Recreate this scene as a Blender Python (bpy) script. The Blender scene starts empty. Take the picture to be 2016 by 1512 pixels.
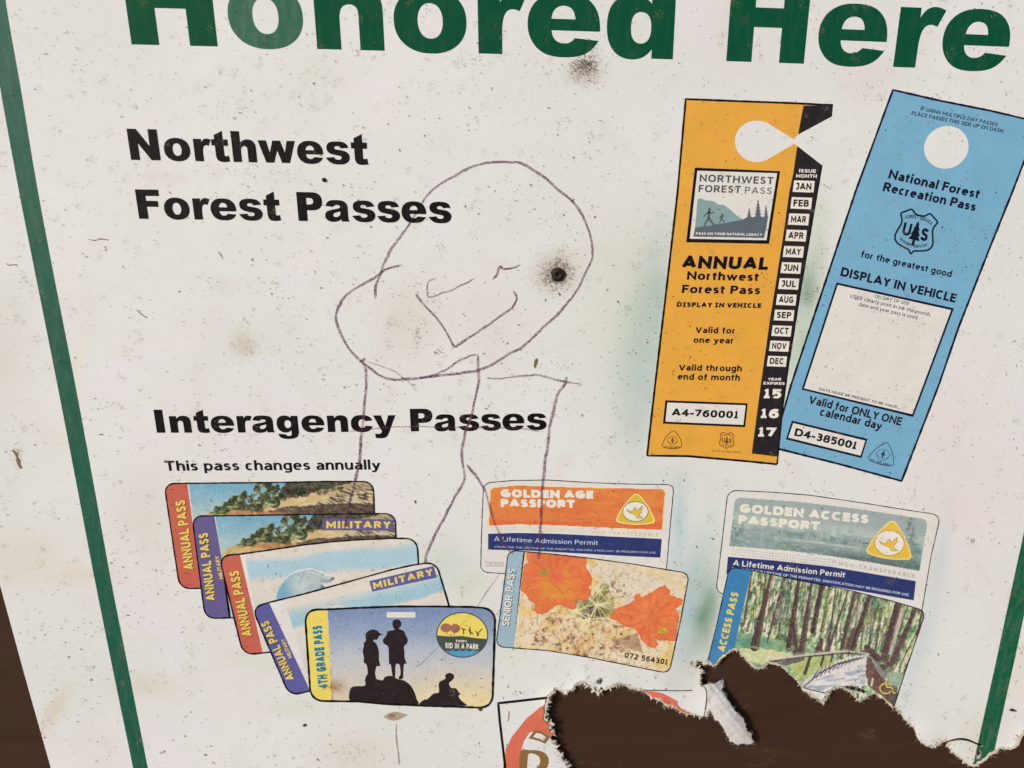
import bpy, math, random
import numpy as np
from mathutils import Vector, Matrix
from mathutils.geometry import delaunay_2d_cdt

rnd = random.Random(7)
rs = np.random.RandomState(11)
C = bpy.context.scene.collection
sc = bpy.context.scene

# ------------------------------------------------------------------ camera
# The sign is a plane (X right, Z up, facing -Y).  Camera axes follow from
# the vanishing points of its horizontal and vertical lines.
W0, H0, FPX = 2016.0, 1512.0, 1456.0
def ray(px, py):
    return np.array([(px - W0/2)/FPX, -(py - H0/2)/FPX, -1.0])
X = ray(22500, 790); X /= np.linalg.norm(X)
Z = -ray(1045, 5562); Z /= np.linalg.norm(Z)
d = X.dot(Z)/2
X, Z = X - d*Z, Z - d*X
X /= np.linalg.norm(X); Z -= X.dot(Z)*X; Z /= np.linalg.norm(Z)
Yv = np.cross(Z, X)
RWC = np.vstack([X, Yv, Z])                 # world <- camera
DIST = 0.335
CAMP = -DIST*(RWC @ np.array([0, 0, -1.0])) + np.array([0, 0, 0.25])
cam = bpy.data.cameras.new('camera'); camo = bpy.data.objects.new('camera', cam); C.objects.link(camo)
M4 = Matrix([list(RWC[0]) + [CAMP[0]], list(RWC[1]) + [CAMP[1]], list(RWC[2]) + [CAMP[2]], [0, 0, 0, 1]])
camo.matrix_world = M4
cam.sensor_width = 36.0; cam.lens = FPX/W0*36.0
cam.clip_start = 0.01; cam.clip_end = 500
cam.dof.use_dof = True; cam.dof.focus_distance = DIST*0.985; cam.dof.aperture_fstop = 15.0
sc.camera = camo

# ------------------------------------------------------------------ light
SUN_EL, SUN_AZ = 24.0, -50.0                 # degrees; azimuth from the sign's facing direction (-Y), to the left
w = bpy.data.worlds.new('World'); sc.world = w; w.use_nodes = True
nt = w.node_tree; bg = nt.nodes['Background']
sky = nt.nodes.new('ShaderNodeTexSky'); sky.sky_type = 'NISHITA'; sky.sun_disc = False
az = math.radians(SUN_AZ); el = math.radians(SUN_EL)
sdir = Vector((math.sin(az)*math.cos(el), -math.cos(az)*math.cos(el), math.sin(el)))   # towards the sun
sky.sun_elevation = el; sky.sun_rotation = math.atan2(sdir.x, sdir.y)
sky.air_density = 1.0; sky.dust_density = 2.0
nt.links.new(sky.outputs[0], bg.inputs[0]); bg.inputs[1].default_value = 0.11
sl = bpy.data.lights.new('sun', 'SUN'); slo = bpy.data.objects.new('sun', sl); C.objects.link(slo)
sl.energy = 2.6; sl.angle = math.radians(9); sl.color = (1.0, 0.99, 0.975)
slo.rotation_euler = sdir.to_track_quat('Z', 'Y').to_euler(); slo.location = (-0.6, -0.8, 1.0)
sc.view_settings.view_transform = 'Standard'; sc.view_settings.look = 'None'
sc.view_settings.exposure = 0.12; sc.view_settings.gamma = 1.0
sc.cycles.transparent_max_bounces = 16

# ------------------------------------------------------------------ geometry helpers
def unproj(P, h=0.0):
    """points of the photograph (N,2) on the plane h in front of the sign -> world (N,3)"""
    P = np.asarray(P, float).reshape(-1, 2)
    D = np.stack([(P[:, 0]-W0/2)/FPX, -(P[:, 1]-H0/2)/FPX, -np.ones(len(P))], 1) @ RWC.T
    t = (-np.asarray(h) - CAMP[1])/D[:, 1]
    return CAMP + D*t[:, None]
LAY = 1.2e-5
BOARD_GAP = 0.0044

def inside(P, loop):
    P = np.asarray(P, float); L = np.asarray(loop, float)
    res = np.zeros(len(P), bool)
    x0, y0 = L[:, 0].min(), L[:, 1].min(); x1, y1 = L[:, 0].max(), L[:, 1].max()
    idx = np.where((P[:, 0] >= x0) & (P[:, 0] <= x1) & (P[:, 1] >= y0) & (P[:, 1] <= y1))[0]
    if len(idx) == 0: return res
    px, py = P[idx, 0], P[idx, 1]; r = np.zeros(len(idx), bool)
    a = L; b = np.roll(L, -1, 0)
    for (ax, ay), (bx, by) in zip(a, b):
        if ay == by: continue
        c = ((ay > py) != (by > py))
        r ^= c & (px < (bx-ax)*(py-ay)/(by-ay) + ax)
    res[idx] = r
    return res

def resample(L, step, closed=True):
    L = np.asarray(L, float); out = []
    n = len(L)
    for i in range(n if closed else n-1):
        a, b = L[i], L[(i+1) % n]
        k = max(1, int(math.ceil(np.linalg.norm(b-a)/step)))
        for j in range(k): out.append(a + (b-a)*j/k)
    if not closed: out.append(L[-1])
    return np.array(out)

def smooth(pts, n=6, closed=False):
    """Catmull-Rom through the points"""
    P = [np.array(p, float) for p in pts]; m = len(P); out = []
    for i in range(m if closed else m-1):
        p1, p2 = P[i], P[(i+1) % m]
        p0 = P[(i-1) % m] if closed or i > 0 else 2*p1-p2
        p3 = P[(i+2) % m] if closed or i < m-2 else 2*p2-p1
        for j in range(n):
            t = j/n
            out.append(.5*(2*p1 + (p2-p0)*t + (2*p0-5*p1+4*p2-p3)*t*t + (3*p1-p0-3*p2+p3)*t**3))
    if not closed: out.append(P[-1])
    return np.array(out)

def rounded(pts, corners, r):
    """polygon with the corners at the given indices rounded"""
    out = []; n = len(pts)
    for i, p in enumerate(pts):
        p = np.array(p, float)
        if i not in corners: out.append(p); continue
        a = np.array(pts[i-1], float); b = np.array(pts[(i+1) % n], float)
        ua = (a-p)/np.linalg.norm(a-p); ub = (b-p)/np.linalg.norm(b-p)
        A, B = p+ua*r, p+ub*r
        for t in np.linspace(0, 1, 8):
            out.append((1-t)**2*A + 2*t*(1-t)*(p*.86+.07*(A+B)) + t*t*B)
    return np.array(out)

def ellipse(cx, cy, rx, ry, n=40, rot=0, k=2.0):
    t = np.linspace(0, 2*math.pi, n, endpoint=False)
    x = np.sign(np.cos(t))*np.abs(np.cos(t))**(2/k)*rx; y = np.sign(np.sin(t))*np.abs(np.sin(t))**(2/k)*ry
    c, s = math.cos(rot), math.sin(rot)
    return np.stack([cx + x*c - y*s, cy + x*s + y*c], 1)

# ---- smooth value noise in photograph units
def vnoise(x, y, scale, seed=0):
    r = np.random.RandomState(seed); G = r.rand(64, 64)
    u = np.asarray(x)/scale + 1000.3; v = np.asarray(y)/scale + 1000.7
    i = np.floor(u).astype(int); j = np.floor(v).astype(int)
    fu = u-i; fv = v-j; fu = fu*fu*(3-2*fu); fv = fv*fv*(3-2*fv)
    g = lambda a, b: G[a % 64, b % 64]
    return (g(i, j)*(1-fu)+g(i+1, j)*fu)*(1-fv) + (g(i, j+1)*(1-fu)+g(i+1, j+1)*fu)*fv
def fbm(x, y, scale, seed=0, o=4, rough=.55):
    s = 0; a = 1; t = 0
    for k in range(o):
        s = s + a*vnoise(x, y, scale/2**k, seed+k*17); t += a; a *= rough
    return s/t

# ------------------------------------------------------------------ the tear
TEAR = [(1150,1760),(1135,1620),(1125,1560),(1118,1512),(1116,1504),(1108,1490),(1098,1475),(1091,1462),(1087,1452),(1093,1446),(1083,1434),(1090,1425),
 (1079,1422),(1072,1414),(1075,1405),(1079,1394),(1079,1379),(1083,1371),(1093,1366),(1094,1358),(1108,1361),(1115,1366),(1125,1359),(1135,1350),
 (1148,1346),(1160,1353),(1170,1359),(1179,1370),(1187,1359),(1203,1355),(1215,1348),(1228,1348),(1240,1355),(1254,1361),(1265,1361),(1283,1374),
 (1298,1380),(1308,1389),(1330,1393),(1340,1403),(1355,1409),(1368,1409),(1380,1412),(1389,1411),(1392,1401),(1398,1398),(1403,1388),(1404,1368),(1394,1352),
 (1380,1348),(1381,1334),(1378,1319),(1363,1306),(1380,1304),(1393,1306),(1403,1314),(1418,1300),(1430,1291),(1443,1283),(1455,1283),(1465,1294),
 (1473,1306),(1483,1313),(1495,1320),(1505,1313),(1512,1306),(1527,1310),(1544,1318),(1559,1331),(1571,1346),(1579,1358),(1597,1373),(1612,1380),
 (1621,1388),(1629,1374),(1634,1363),(1647,1354),(1662,1354),(1674,1363),(1684,1374),(1691,1385),(1702,1379),(1709,1369),(1724,1366),(1737,1376),
 (1752,1389),(1764,1395),(1777,1409),(1789,1421),(1799,1439),(1809,1456),(1822,1470),(1834,1474),(1847,1468),(1861,1461),(1869,1474),(1882,1491),
 (1902,1504),(1917,1510),(1934,1503),(1942,1494),(1957,1481),(1969,1475),(1994,1476),(2007,1464),(2016,1446),(2034,1425),(2060,1432),(2090,1470),(2105,1560),(2100,1760)]
def roughen(L, step, amps, seed):
    L = resample(L, step, True)
    t = np.roll(L, -1, 0) - np.roll(L, 1, 0); t /= np.linalg.norm(t, axis=1)[:, None]+1e-9
    nrm = np.stack([t[:, 1], -t[:, 0]], 1)                # out of the hole (towards the paper)
    s = np.arange(len(L))*step; off = 0
    for k, (sca, amp) in enumerate(amps):
        off = off + (vnoise(s, s*0+k*3.1, sca, seed+k)-.5)*2*amp
    return L, nrm, off
_L, _N, _o = roughen(TEAR, 1.7, [(14, 2.2), (5, 1.7), (2, 1.0)], 5)
TEAR_CORE = _L + _N*_o[:, None]
_s = np.arange(len(_L))*1.7
_face = 1.2 + 7.5*np.clip(fbm(_s, _s*0, 55, 31, 2)-.38, 0, 1)*1.6 + (vnoise(_s, _s*0, 5, 8)-.3)*2.4 + (vnoise(_s, _s*0, 2.2, 9)-.5)*1.6
TEAR_FACE = TEAR_CORE + _N*np.clip(_face, .4, 12)[:, None]
TEAR_NORMAL = _N
CRACKS = [smooth([(1861,1461),(1873,1456),(1888,1453),(1903,1454),(1918,1460),(1934,1467),(1932,1470),(1918,1464),(1903,1459),(1888,1458),(1873,1461),(1864,1464)], 3, True),
          smooth([(1176,1338),(1182,1335),(1186,1339),(1184,1346),(1178,1347),(1173,1343)], 3, True),
          smooth([(1660,1351),(1672,1350),(1684,1351),(1696,1356),(1706,1362),(1702,1366),(1692,1362),(1680,1360),(1668,1357)], 3, True),
          smooth([(1922,1480),(1928,1476),(1931,1484),(1927,1494),(1922,1490)], 3, True),
          smooth([(1388,1371),(1392,1369),(1392,1386),(1389,1398),(1387,1384)], 3, True)]
def in_hole(P):
    r = inside(P, TEAR_FACE) | inside(P, TEAR_CORE)
    for c in CRACKS: r |= inside(P, c)
    return r
def tear_dist(P):
    P = np.asarray(P, float); T = TEAR_CORE[::3]
    dm = np.full(len(P), 1e9)
    near = np.where((P[:, 0] > 1000) & (P[:, 1] > 1220))[0]
    if len(near):
        Q = P[near]; dd = np.full(len(Q), 1e9)
        for k in range(0, len(T), 60):
            dd = np.minimum(dd, np.sqrt(((Q[:, None, :]-T[None, k:k+60, :])**2).sum(2)).min(1))
        dm[near] = dd
    return dm
def relief(P):
    """relief of the paper (metres, towards the viewer) at photograph points"""
    P = np.asarray(P, float); x, y = P[:, 0], P[:, 1]
    dt = tear_dist(P); h = np.zeros(len(P))
    amp = (vnoise(x, y, 80, 21)-.38)*.0024
    fall = np.clip(1-dt/75.0, 0, 1)**2
    return h + amp*fall*np.exp(-dt/20.0) + .0004*(vnoise(x, y, 34, 22)-.5)*fall, fall
def height(P): return relief(P)[0]

# ------------------------------------------------------------------ objects
SIGN_BASE = Vector((0.0, 0.0, 0.03))
sign = bpy.data.objects.new('paper_sign', None); C.objects.link(sign); sign.location = SIGN_BASE
sign.empty_display_size = .02
sign['label'] = 'torn and mildew-speckled white paper sign with green border lines listing accepted forest passes'
sign['category'] = 'sign'

def link(name, me, mat, parent, label=None, kind=None):
    o = bpy.data.objects.new(name, me); C.objects.link(o)
    if mat is not None: me.materials.append(mat)
    if parent is not None:
        o.parent = parent
        if parent is sign: o.matrix_parent_inverse = Matrix.Translation(-SIGN_BASE)
    if label: o['label'] = label
    if kind: o['kind'] = kind
    return o

def mesh_from(verts, faces, col=None, smooth_=False):
    me = bpy.data.meshes.new('mesh')
    verts = np.asarray(verts, np.float32); faces = np.asarray(faces, np.int32)
    k = faces.shape[1]
    me.vertices.add(len(verts)); me.vertices.foreach_set('co', verts.ravel())
    me.loops.add(faces.size); me.loops.foreach_set('vertex_index', faces.ravel())
    me.polygons.add(len(faces)); me.polygons.foreach_set('loop_start', np.arange(0, faces.size, k, dtype=np.int32))
    me.update(calc_edges=True)
    me.polygons.foreach_set('use_smooth', np.full(len(faces), bool(smooth_)))
    if col is not None:
        a = me.color_attributes.new('Col', 'FLOAT_COLOR', 'POINT')
        c = np.ones((len(verts), 4), np.float32); c[:, :col.shape[1]] = col
        a.data.foreach_set('color', c.ravel())
    return me

def cdt(add, sub=(), spacing=None, clip=False, pred=None, extra=None):
    """triangulate union(add) - union(sub); returns 2D verts and triangles"""
    V = []; Ed = []
    def put(L):
        b = len(V); V.extend([Vector((float(p[0]), float(p[1]))) for p in L])
        Ed.extend([(b+i, b+(i+1) % len(L)) for i in range(len(L))])
    allp = np.vstack([np.asarray(a, float) for a in add])
    do_clip = clip and allp[:, 0].max() > 1060 and allp[:, 1].max() > 1270
    big = allp[:, 0].max()-allp[:, 0].min() > 1500
    step = (min(spacing, 7) if do_clip and not big else spacing) if spacing else 1e9
    for L in list(add) + list(sub): put(resample(L, step) if spacing else L)
    x0, y0 = allp.min(0); x1, y1 = allp.max(0)
    if do_clip:
        put(TEAR_FACE)
        for c in CRACKS: put(c)
    if spacing and do_clip and not big: spacing = min(spacing, 7)
    if spacing:
        gx, gy = np.meshgrid(np.arange(x0+spacing*.5, x1, spacing), np.arange(y0+spacing*.5, y1, spacing))
        G = np.stack([gx.ravel(), gy.ravel()], 1); G += (rs.rand(*G.shape)-.5)*spacing*.2
        if extra is not None: G = np.vstack([G, extra])
        m = np.zeros(len(G), bool)
        for a in add: m |= inside(G, a)
        for p in G[m]: V.append(Vector((float(p[0]), float(p[1]))))
    r = delaunay_2d_cdt(V, Ed, [], 0, 1e-5)
    P = np.array([(v.x, v.y) for v in r[0]]); F = np.array([f for f in r[2] if len(f) == 3])
    cen = P[F].mean(1)
    k = np.zeros(len(cen), bool)
    for a in add: k |= inside(cen, a)
    for s in sub: k &= ~inside(cen, s)
    if do_clip: k &= ~in_hole(cen)
    if pred is not None: k &= pred(cen)
    F = F[k]
    used = np.unique(F); mp = -np.ones(len(P), int); mp[used] = np.arange(len(used))
    P = P[used]; F = mp[F]
    # face the viewer (photograph y runs down)
    a, b, c = P[F[:, 0]], P[F[:, 1]], P[F[:, 2]]
    cr = (b[:, 0]-a[:, 0])*(c[:, 1]-a[:, 1]) - (b[:, 1]-a[:, 1])*(c[:, 0]-a[:, 0])
    F[cr > 0] = F[cr > 0][:, ::-1]
    return P, F

def lay_down(P, layer):
    h, fall = relief(P)
    return unproj(P, h + layer*LAY*(1+3*fall) + .00004*fall*(layer > 0))

def fill(name, loops, mat, layer, parent, sub=(), spacing=18, label=None, kind=None, colour=None):
    """flat printed area on the sign; loops in photograph coordinates"""
    P, F = cdt(loops, sub, spacing, clip=True)
    if len(F) == 0: return None
    col = None
    if colour is not None: col = colour(P)
    return link(name, mesh_from(lay_down(P, layer), F, col, False), mat, parent, label, kind)

def stroke_strip(path, width, closed):
    """quad strip along a path, per-vertex width"""
    L = np.asarray(path, float); n = len(L)
    wd = np.full(n, width) if np.isscalar(width) else np.asarray(width)
    if closed: t = np.roll(L, -1, 0)-np.roll(L, 1, 0)
    else:
        t = np.gradient(L, axis=0)
    t /= np.linalg.norm(t, axis=1)[:, None]+1e-9
    nm = np.stack([-t[:, 1], t[:, 0]], 1)
    A = L + nm*wd[:, None]/2; B = L - nm*wd[:, None]/2
    V = np.vstack([A, B]); F = []
    for i in range(n if closed else n-1):
        j = (i+1) % n; F.append((i, n+i, n+j, j))
    return V, np.array(F)

def outline(name, path, width, mat, layer, parent, closed=True, label=None, step=7, jitter=0.0, seed=1, wmin=None):
    L = resample(path, step, closed)
    wd = np.full(len(L), float(width))
    if jitter: wd *= 1 + jitter*(vnoise(np.arange(len(L))*step, L[:, 0]*0+seed, 9, seed)-.5)*2
    V, F = stroke_strip(L, wd, closed)
    cen = V[F].mean(1)
    if cen[:, 1].max() > 1280 and cen[:, 0].max() > 1060: F = F[~in_hole(cen)]
    if len(F) == 0: return None
    return link(name, mesh_from(lay_down(V, layer), F), mat, parent, label)

# ------------------------------------------------------------------ materials
def lin(c):
    c = np.asarray(c, float)/255.0
    return np.where(c <= .04045, c/12.92, ((c+.055)/1.055)**2.4)
MATS = {}
def base_mat(name, rough=.62, spec=.3):
    m = bpy.data.materials.new(name); m.use_nodes = True
    n = m.node_tree; b = n.nodes['Principled BSDF']
    b.inputs['Roughness'].default_value = rough
    b.inputs['Specular IOR Level'].default_value = spec
    return m, n, b
def add_relief(n, b, scale=900., strength=.12, dist=.00012):
    geo = n.nodes.new('ShaderNodeNewGeometry')
    no = n.nodes.new('ShaderNodeTexNoise'); no.inputs['Scale'].default_value = scale; no.inputs['Detail'].default_value = 5
    n.links.new(geo.outputs['Position'], no.inputs['Vector'])
    bp = n.nodes.new('ShaderNodeBump'); bp.inputs['Strength'].default_value = strength; bp.inputs['Distance'].default_value = dist
    n.links.new(no.outputs['Fac'], bp.inputs['Height']); n.links.new(bp.outputs[0], b.inputs['Normal'])
    return geo
def mixnode(n, fac, a, c, mode='MIX'):
    mx = n.nodes.new('ShaderNodeMix'); mx.data_type = 'RGBA'; mx.blend_type = mode
    for s, v in ((0, fac), (6, a), (7, c)):
        if hasattr(v, 'links') or isinstance(v, bpy.types.NodeSocket): n.links.new(v, mx.inputs[s])
        elif s == 0: mx.inputs[0].default_value = v
        else: mx.inputs[s].default_value = (*v, 1)
    return mx.outputs[2]
def noise(n, geo, scale, detail=4, rough=.6, stretch=None, rot=0):
    src = geo.outputs['Position']
    if stretch:
        mp = n.nodes.new('ShaderNodeMapping'); mp.inputs['Scale'].default_value = stretch
        mp.inputs['Rotation'].default_value = (0, rot, 0)
        n.links.new(src, mp.inputs[0]); src = mp.outputs[0]
    no = n.nodes.new('ShaderNodeTexNoise'); no.inputs['Scale'].default_value = scale
    no.inputs['Detail'].default_value = detail; no.inputs['Roughness'].default_value = rough
    n.links.new(src, no.inputs['Vector']); return no.outputs['Fac']
def ramp(n, fac, a, b, lo=0., hi=1.):
    r = n.nodes.new('ShaderNodeMapRange'); r.inputs[1].default_value = a; r.inputs[2].default_value = b
    r.inputs[3].default_value = lo; r.inputs[4].default_value = hi; r.clamp = True
    n.links.new(fac, r.inputs[0]); return r.outputs[0]

def ink(name, rgb, fade=.10, streak=0.0, rough=.55, attr=False, spec=.3):
    """printing ink: mottled, with fine pale scuffs where the paper shows through"""
    if name in MATS: return MATS[name]
    m, n, b = base_mat(name, rough, spec); geo = add_relief(n, b, 1100, .10)
    c = tuple(lin(rgb)); col = c
    if attr:
        at = n.nodes.new('ShaderNodeAttribute'); at.attribute_name = 'Col'; col = at.outputs['Color']
    pale = tuple(np.array(c)*.55 + lin((205, 200, 190))*.45) if not attr else tuple(lin((214, 206, 196)))
    f1 = ramp(n, noise(n, geo, 260, 6, .7), .50, .80, 0, fade*2.2)
    col = mixnode(n, f1, col, pale)
    f2 = ramp(n, noise(n, geo, 2300, 3, .7), .60, .78, 0, fade*2.5)
    col = mixnode(n, f2, col, pale)
    if streak:
        f3 = ramp(n, noise(n, geo, 420, 5, .65, (1, 1, .16), .55), .46, .74, 0, streak)
        col = mixnode(n, f3, col, pale)
    dk = ramp(n, noise(n, geo, 90, 4, .6), .35, .75, 1.0, .90)
    mm = n.nodes.new('ShaderNodeVectorMath'); mm.operation = 'SCALE'
    n.links.new(col if isinstance(col, bpy.types.NodeSocket) else mixnode(n, 0., c, c), mm.inputs[0]); n.links.new(dk, mm.inputs[3])
    n.links.new(mm.outputs[0], b.inputs['Base Color'])
    MATS[name] = m; return m

def paper_material():
    m, n, b = base_mat('weathered_paper', .60, .28)
    geo = add_relief(n, b, 700, .22, .00018)
    at = n.nodes.new('ShaderNodeAttribute'); at.attribute_name = 'Col'; col = at.outputs['Color']
    col = mixnode(n, ramp(n, noise(n, geo, 26, 5, .65), .42, .75, 0, .34), col, tuple(lin((214, 210, 200))))
    col = mixnode(n, ramp(n, noise(n, geo, 60, 5, .7), .56, .74, 0, .30), col, tuple(lin((206, 196, 186))))
    col = mixnode(n, ramp(n, noise(n, geo, 520, 5, .75), .60, .80, 0, .38), col, tuple(lin((172, 158, 142))))
    col = mixnode(n, ramp(n, noise(n, geo, 1500, 3, .6), .66, .80, 0, .30), col, tuple(lin((150, 140, 128))))
    n.links.new(col, b.inputs['Base Color'])
    return m
PAPER = paper_material()

def core_material():
    m, n, b = base_mat('torn_pulp', .9, .1); geo = add_relief(n, b, 1300, .8, .0005)
    col = mixnode(n, ramp(n, noise(n, geo, 500, 5, .7), .35, .7), tuple(lin((226, 216, 200))), tuple(lin((176, 160, 140))))
    n.links.new(col, b.inputs['Base Color']); return m
PULP = core_material()

def board_material():
    m, n, b = base_mat('brown_stained_wood', .62, .22)
    geo = n.nodes.new('ShaderNodeNewGeometry')
    g1 = noise(n, geo, 60, 8, .7, (.10, 1, 1.3)); g2 = noise(n, geo, 420, 5, .7, (.06, 1, 1))
    g3 = noise(n, geo, 14, 4, .6, (.4, 1, 1)); g4 = noise(n, geo, 60, 5, .75, (.55, 1, 1.4))
    g5 = noise(n, geo, 2600, 3, .7)
    col = mixnode(n, ramp(n, g1, .3, .75), tuple(lin((57, 38, 28))), tuple(lin((68, 46, 35))))
    col = mixnode(n, ramp(n, g2, .5, .8, 0, .45), col, tuple(lin((46, 30, 22))))
    col = mixnode(n, ramp(n, g3, .45, .7, 0, .5), col, tuple(lin((66, 45, 34))))
    col = mixnode(n, ramp(n, g4, .60, .78, 0, .50), col, tuple(lin((118, 94, 78))))
    col = mixnode(n, ramp(n, g5, .62, .80, 0, .35), col, tuple(lin((104, 80, 66))))
    n.links.new(col, b.inputs['Base Color'])
    bp = n.nodes.new('ShaderNodeBump'); bp.inputs['Strength'].default_value = .18; bp.inputs['Distance'].default_value = .0003
    n.links.new(g1, bp.inputs['Height']); n.links.new(bp.outputs[0], b.inputs['Normal'])
    return m

def alpha_mat(name, rough=.8):
    """dirt: colour and cover from the vertices (alpha = how much it hides)"""
    m, n, b = base_mat(name, rough, .15)
    at = n.nodes.new('ShaderNodeAttribute'); at.attribute_name = 'Col'
    n.links.new(at.outputs['Color'], b.inputs['Base Color']); n.links.new(at.outputs['Alpha'], b.inputs['Alpha'])
    return m
DIRT = alpha_mat('mildew')

def marker_material():
    m, n, b = base_mat('purple_marker', .6, .2)
    geo = n.nodes.new('ShaderNodeNewGeometry')
    f = noise(n, geo, 1500, 4, .75); f2 = noise(n, geo, 240, 3, .6)
    b.inputs['Base Color'].default_value = (*lin((110, 66, 88)), 1)
    a = n.nodes.new('ShaderNodeMath'); a.operation = 'MULTIPLY'
    n.links.new(ramp(n, f, .34, .58, .12, .95), a.inputs[0]); n.links.new(ramp(n, f2, .3, .6, .50, 1.0), a.inputs[1])
    at = n.nodes.new('ShaderNodeAttribute'); at.attribute_name = 'Col'
    a2 = n.nodes.new('ShaderNodeMath'); a2.operation = 'MULTIPLY'
    n.links.new(a.outputs[0], a2.inputs[0]); n.links.new(at.outputs['Alpha'], a2.inputs[1])
    n.links.new(a2.outputs[0], b.inputs['Alpha']); return m
MARKER = marker_material()

BLACK = ink('black_ink', (16, 11, 13), .015, .03, rough=.6, spec=.15)
NAVY = ink('dark_blue_ink', (20, 22, 42), .02, spec=.15)
GREEN = ink('green_ink', (2, 78, 52), .015, .05, rough=.65, spec=.1)
GREEN_FADED = ink('faded_green_ink', (34, 98, 74), .08, .24)
GREEN_LEFT = ink('left_green_line_ink', (24, 90, 70), .06, .14)  # paler, greyer green for the left border line
GREEN_RIGHT = ink('green_line_ink', (14, 92, 62), .10, .20)
ORANGE = ink('orange_ink', (231, 169, 66), .05)
BLUE = ink('light_blue_ink', (122, 176, 208), .06)
CREAM = ink('white_print', (226, 223, 219), .05)
PICT = ink('picture_print', (0, 0, 0), .045, attr=True)

# ------------------------------------------------------------------ the board behind
def box_mesh(x0, x1, y0, y1, z0, z1, bev=.001):
    import bmesh
    bm = bmesh.new(); r = bmesh.ops.create_cube(bm, size=1)
    for v in bm.verts:
        v.co = Vector((x0 if v.co.x < 0 else x1, y0 if v.co.y < 0 else y1, z0 if v.co.z < 0 else z1))
    bmesh.ops.bevel(bm, geom=bm.edges[:], offset=bev, segments=2, affect='EDGES')
    me = bpy.data.meshes.new('mesh'); bm.to_mesh(me); bm.free(); return me
WOOD = board_material()
board = bpy.data.objects.new('backing_board', box_mesh(-.42, .44, BOARD_GAP, BOARD_GAP+.019, -.13, .57, .002)); C.objects.link(board)
board.data.materials.append(WOOD)
board['label'] = 'dark brown stained wooden board showing behind the torn paper sign'; board['category'] = 'board'

# ------------------------------------------------------------------ the paper sheet
SHEET = [(-395,-270),(-250,250),(-120,720),(0,1152),(50,1335),(100,1512),(140,1650),(180,1790),(2120,1790),(2200,1400),(2330,700),(2500,-270)]
BLOBS = [ # x, y, rx, ry, angle, colour, cover : printed soft shadows and stains of the paper
 (1268,640,52,150,.10,(146,180,172),.55),(1262,780,45,110,.08,(158,186,184),.45),(1215,560,75,170,.1,(208,212,194),.45),
 (1296,560,22,120,.1,(150,180,165),.35),(1300,940,60,30,.1,(195,210,205),.30),
 (1590,560,24,70,.25,(120,165,135),.65),(1580,680,26,80,.25,(150,185,155),.60),(1605,450,32,90,.25,(195,208,190),.45),(1590,575,16,22,.2,(95,120,100),.45),
 (1388,1215,24,62,.18,(70,130,90),.85),(1380,1140,32,70,.15,(136,172,160),.45),(1365,1290,40,45,.1,(168,190,182),.42),(1350,1200,20,110,.2,(140,185,200),.55),
 (1336,1030,16,90,.05,(165,195,200),.60),(1325,1120,30,30,0,(175,200,200),.4),(1400,1060,22,70,.1,(200,215,205),.35),
 (1850,1100,16,95,.18,(180,202,206),.50),(1808,1290,18,110,.30,(184,203,204),.52),
 (880,1110,50,45,.2,(190,205,190),.45),(930,1150,45,40,0,(200,208,190),.40),(990,1290,55,25,0,(205,215,200),.35),
 (590,1395,70,16,0,(205,210,190),.35),(490,1300,60,22,.3,(205,210,190),.30),(420,1230,45,20,.2,(208,210,195),.25),
 (480,680,22,20,0,(190,176,152),.55),(470,655,12,10,0,(190,178,160),.35),(290,1350,55,22,.1,(206,196,165),.45),(105,1400,16,50,.6,(200,185,150),.45),
 (0,700,60,120,0,(206,194,182),.30),(40,1100,80,50,0,(212,198,176),.40),(160,1130,70,20,0,(214,202,176),.35),(280,1000,60,80,0,(208,202,192),.35),
 (145,760,10,90,.19,(236,222,150),.25),(800,640,60,70,0,(205,195,178),.35),(700,1480,60,40,0,(206,190,170),.35),(985,640,80,70,0,(212,200,190),.25),
 (1150,145,30,22,0,(160,130,105),.45),(1096,537,36,32,0,(150,116,74),.55),(1850,800,90,200,0,(230,214,212),.30),(1900,1010,80,80,0,(232,214,212),.30),
 (1440,75,45,60,0,(215,205,198),.25),(640,140,70,50,0,(214,206,196),.25),(1700,150,70,50,0,(214,204,194),.3),(1150,30,40,60,0,(216,208,200),.2),
 (1930,1470,30,60,0,(214,200,176),.45),(1990,1300,30,90,0,(218,214,190),.40),(1350,1345,60,25,0,(206,198,192),.35),(600,1000,40,12,0,(208,200,188),.2)]
def blob_w(P, bx, by, rx, ry, a):
    dx, dy = P[:, 0]-bx, P[:, 1]-by; c, s = math.cos(a), math.sin(a)
    u = (dx*c + dy*s)/rx; v = (-dx*s + dy*c)/ry
    return np.exp(-(u*u+v*v)*.9)
def paper_colour(P):
    x, y = P[:, 0], P[:, 1]
    c = np.tile(lin((224, 224, 224)), (len(P), 1))
    k = (vnoise(x, y, 300, 41)-.5)[:, None]
    c = c*(1+.05*k) ; c += (lin((228, 219, 220))-lin((221, 221, 213)))*((fbm(x, y, 160, 42, 3)-.5)*.9)[:, None]
    GR = fbm(x, y, 30, 5, 3)
    for (bx, by, rx, ry, a, rgb, al) in BLOBS:
        wq = (blob_w(P, bx, by, rx, ry, a)*al*(.62+.85*GR))[:, None]
        c = c*(1-wq) + lin(rgb)*wq
    dt = tear_dist(P)[:, None]
    e = np.exp(-dt/3.0)*.6; c = c*(1-e) + lin((226, 214, 194))*e
    return np.clip(c, 0, 1)
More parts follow.
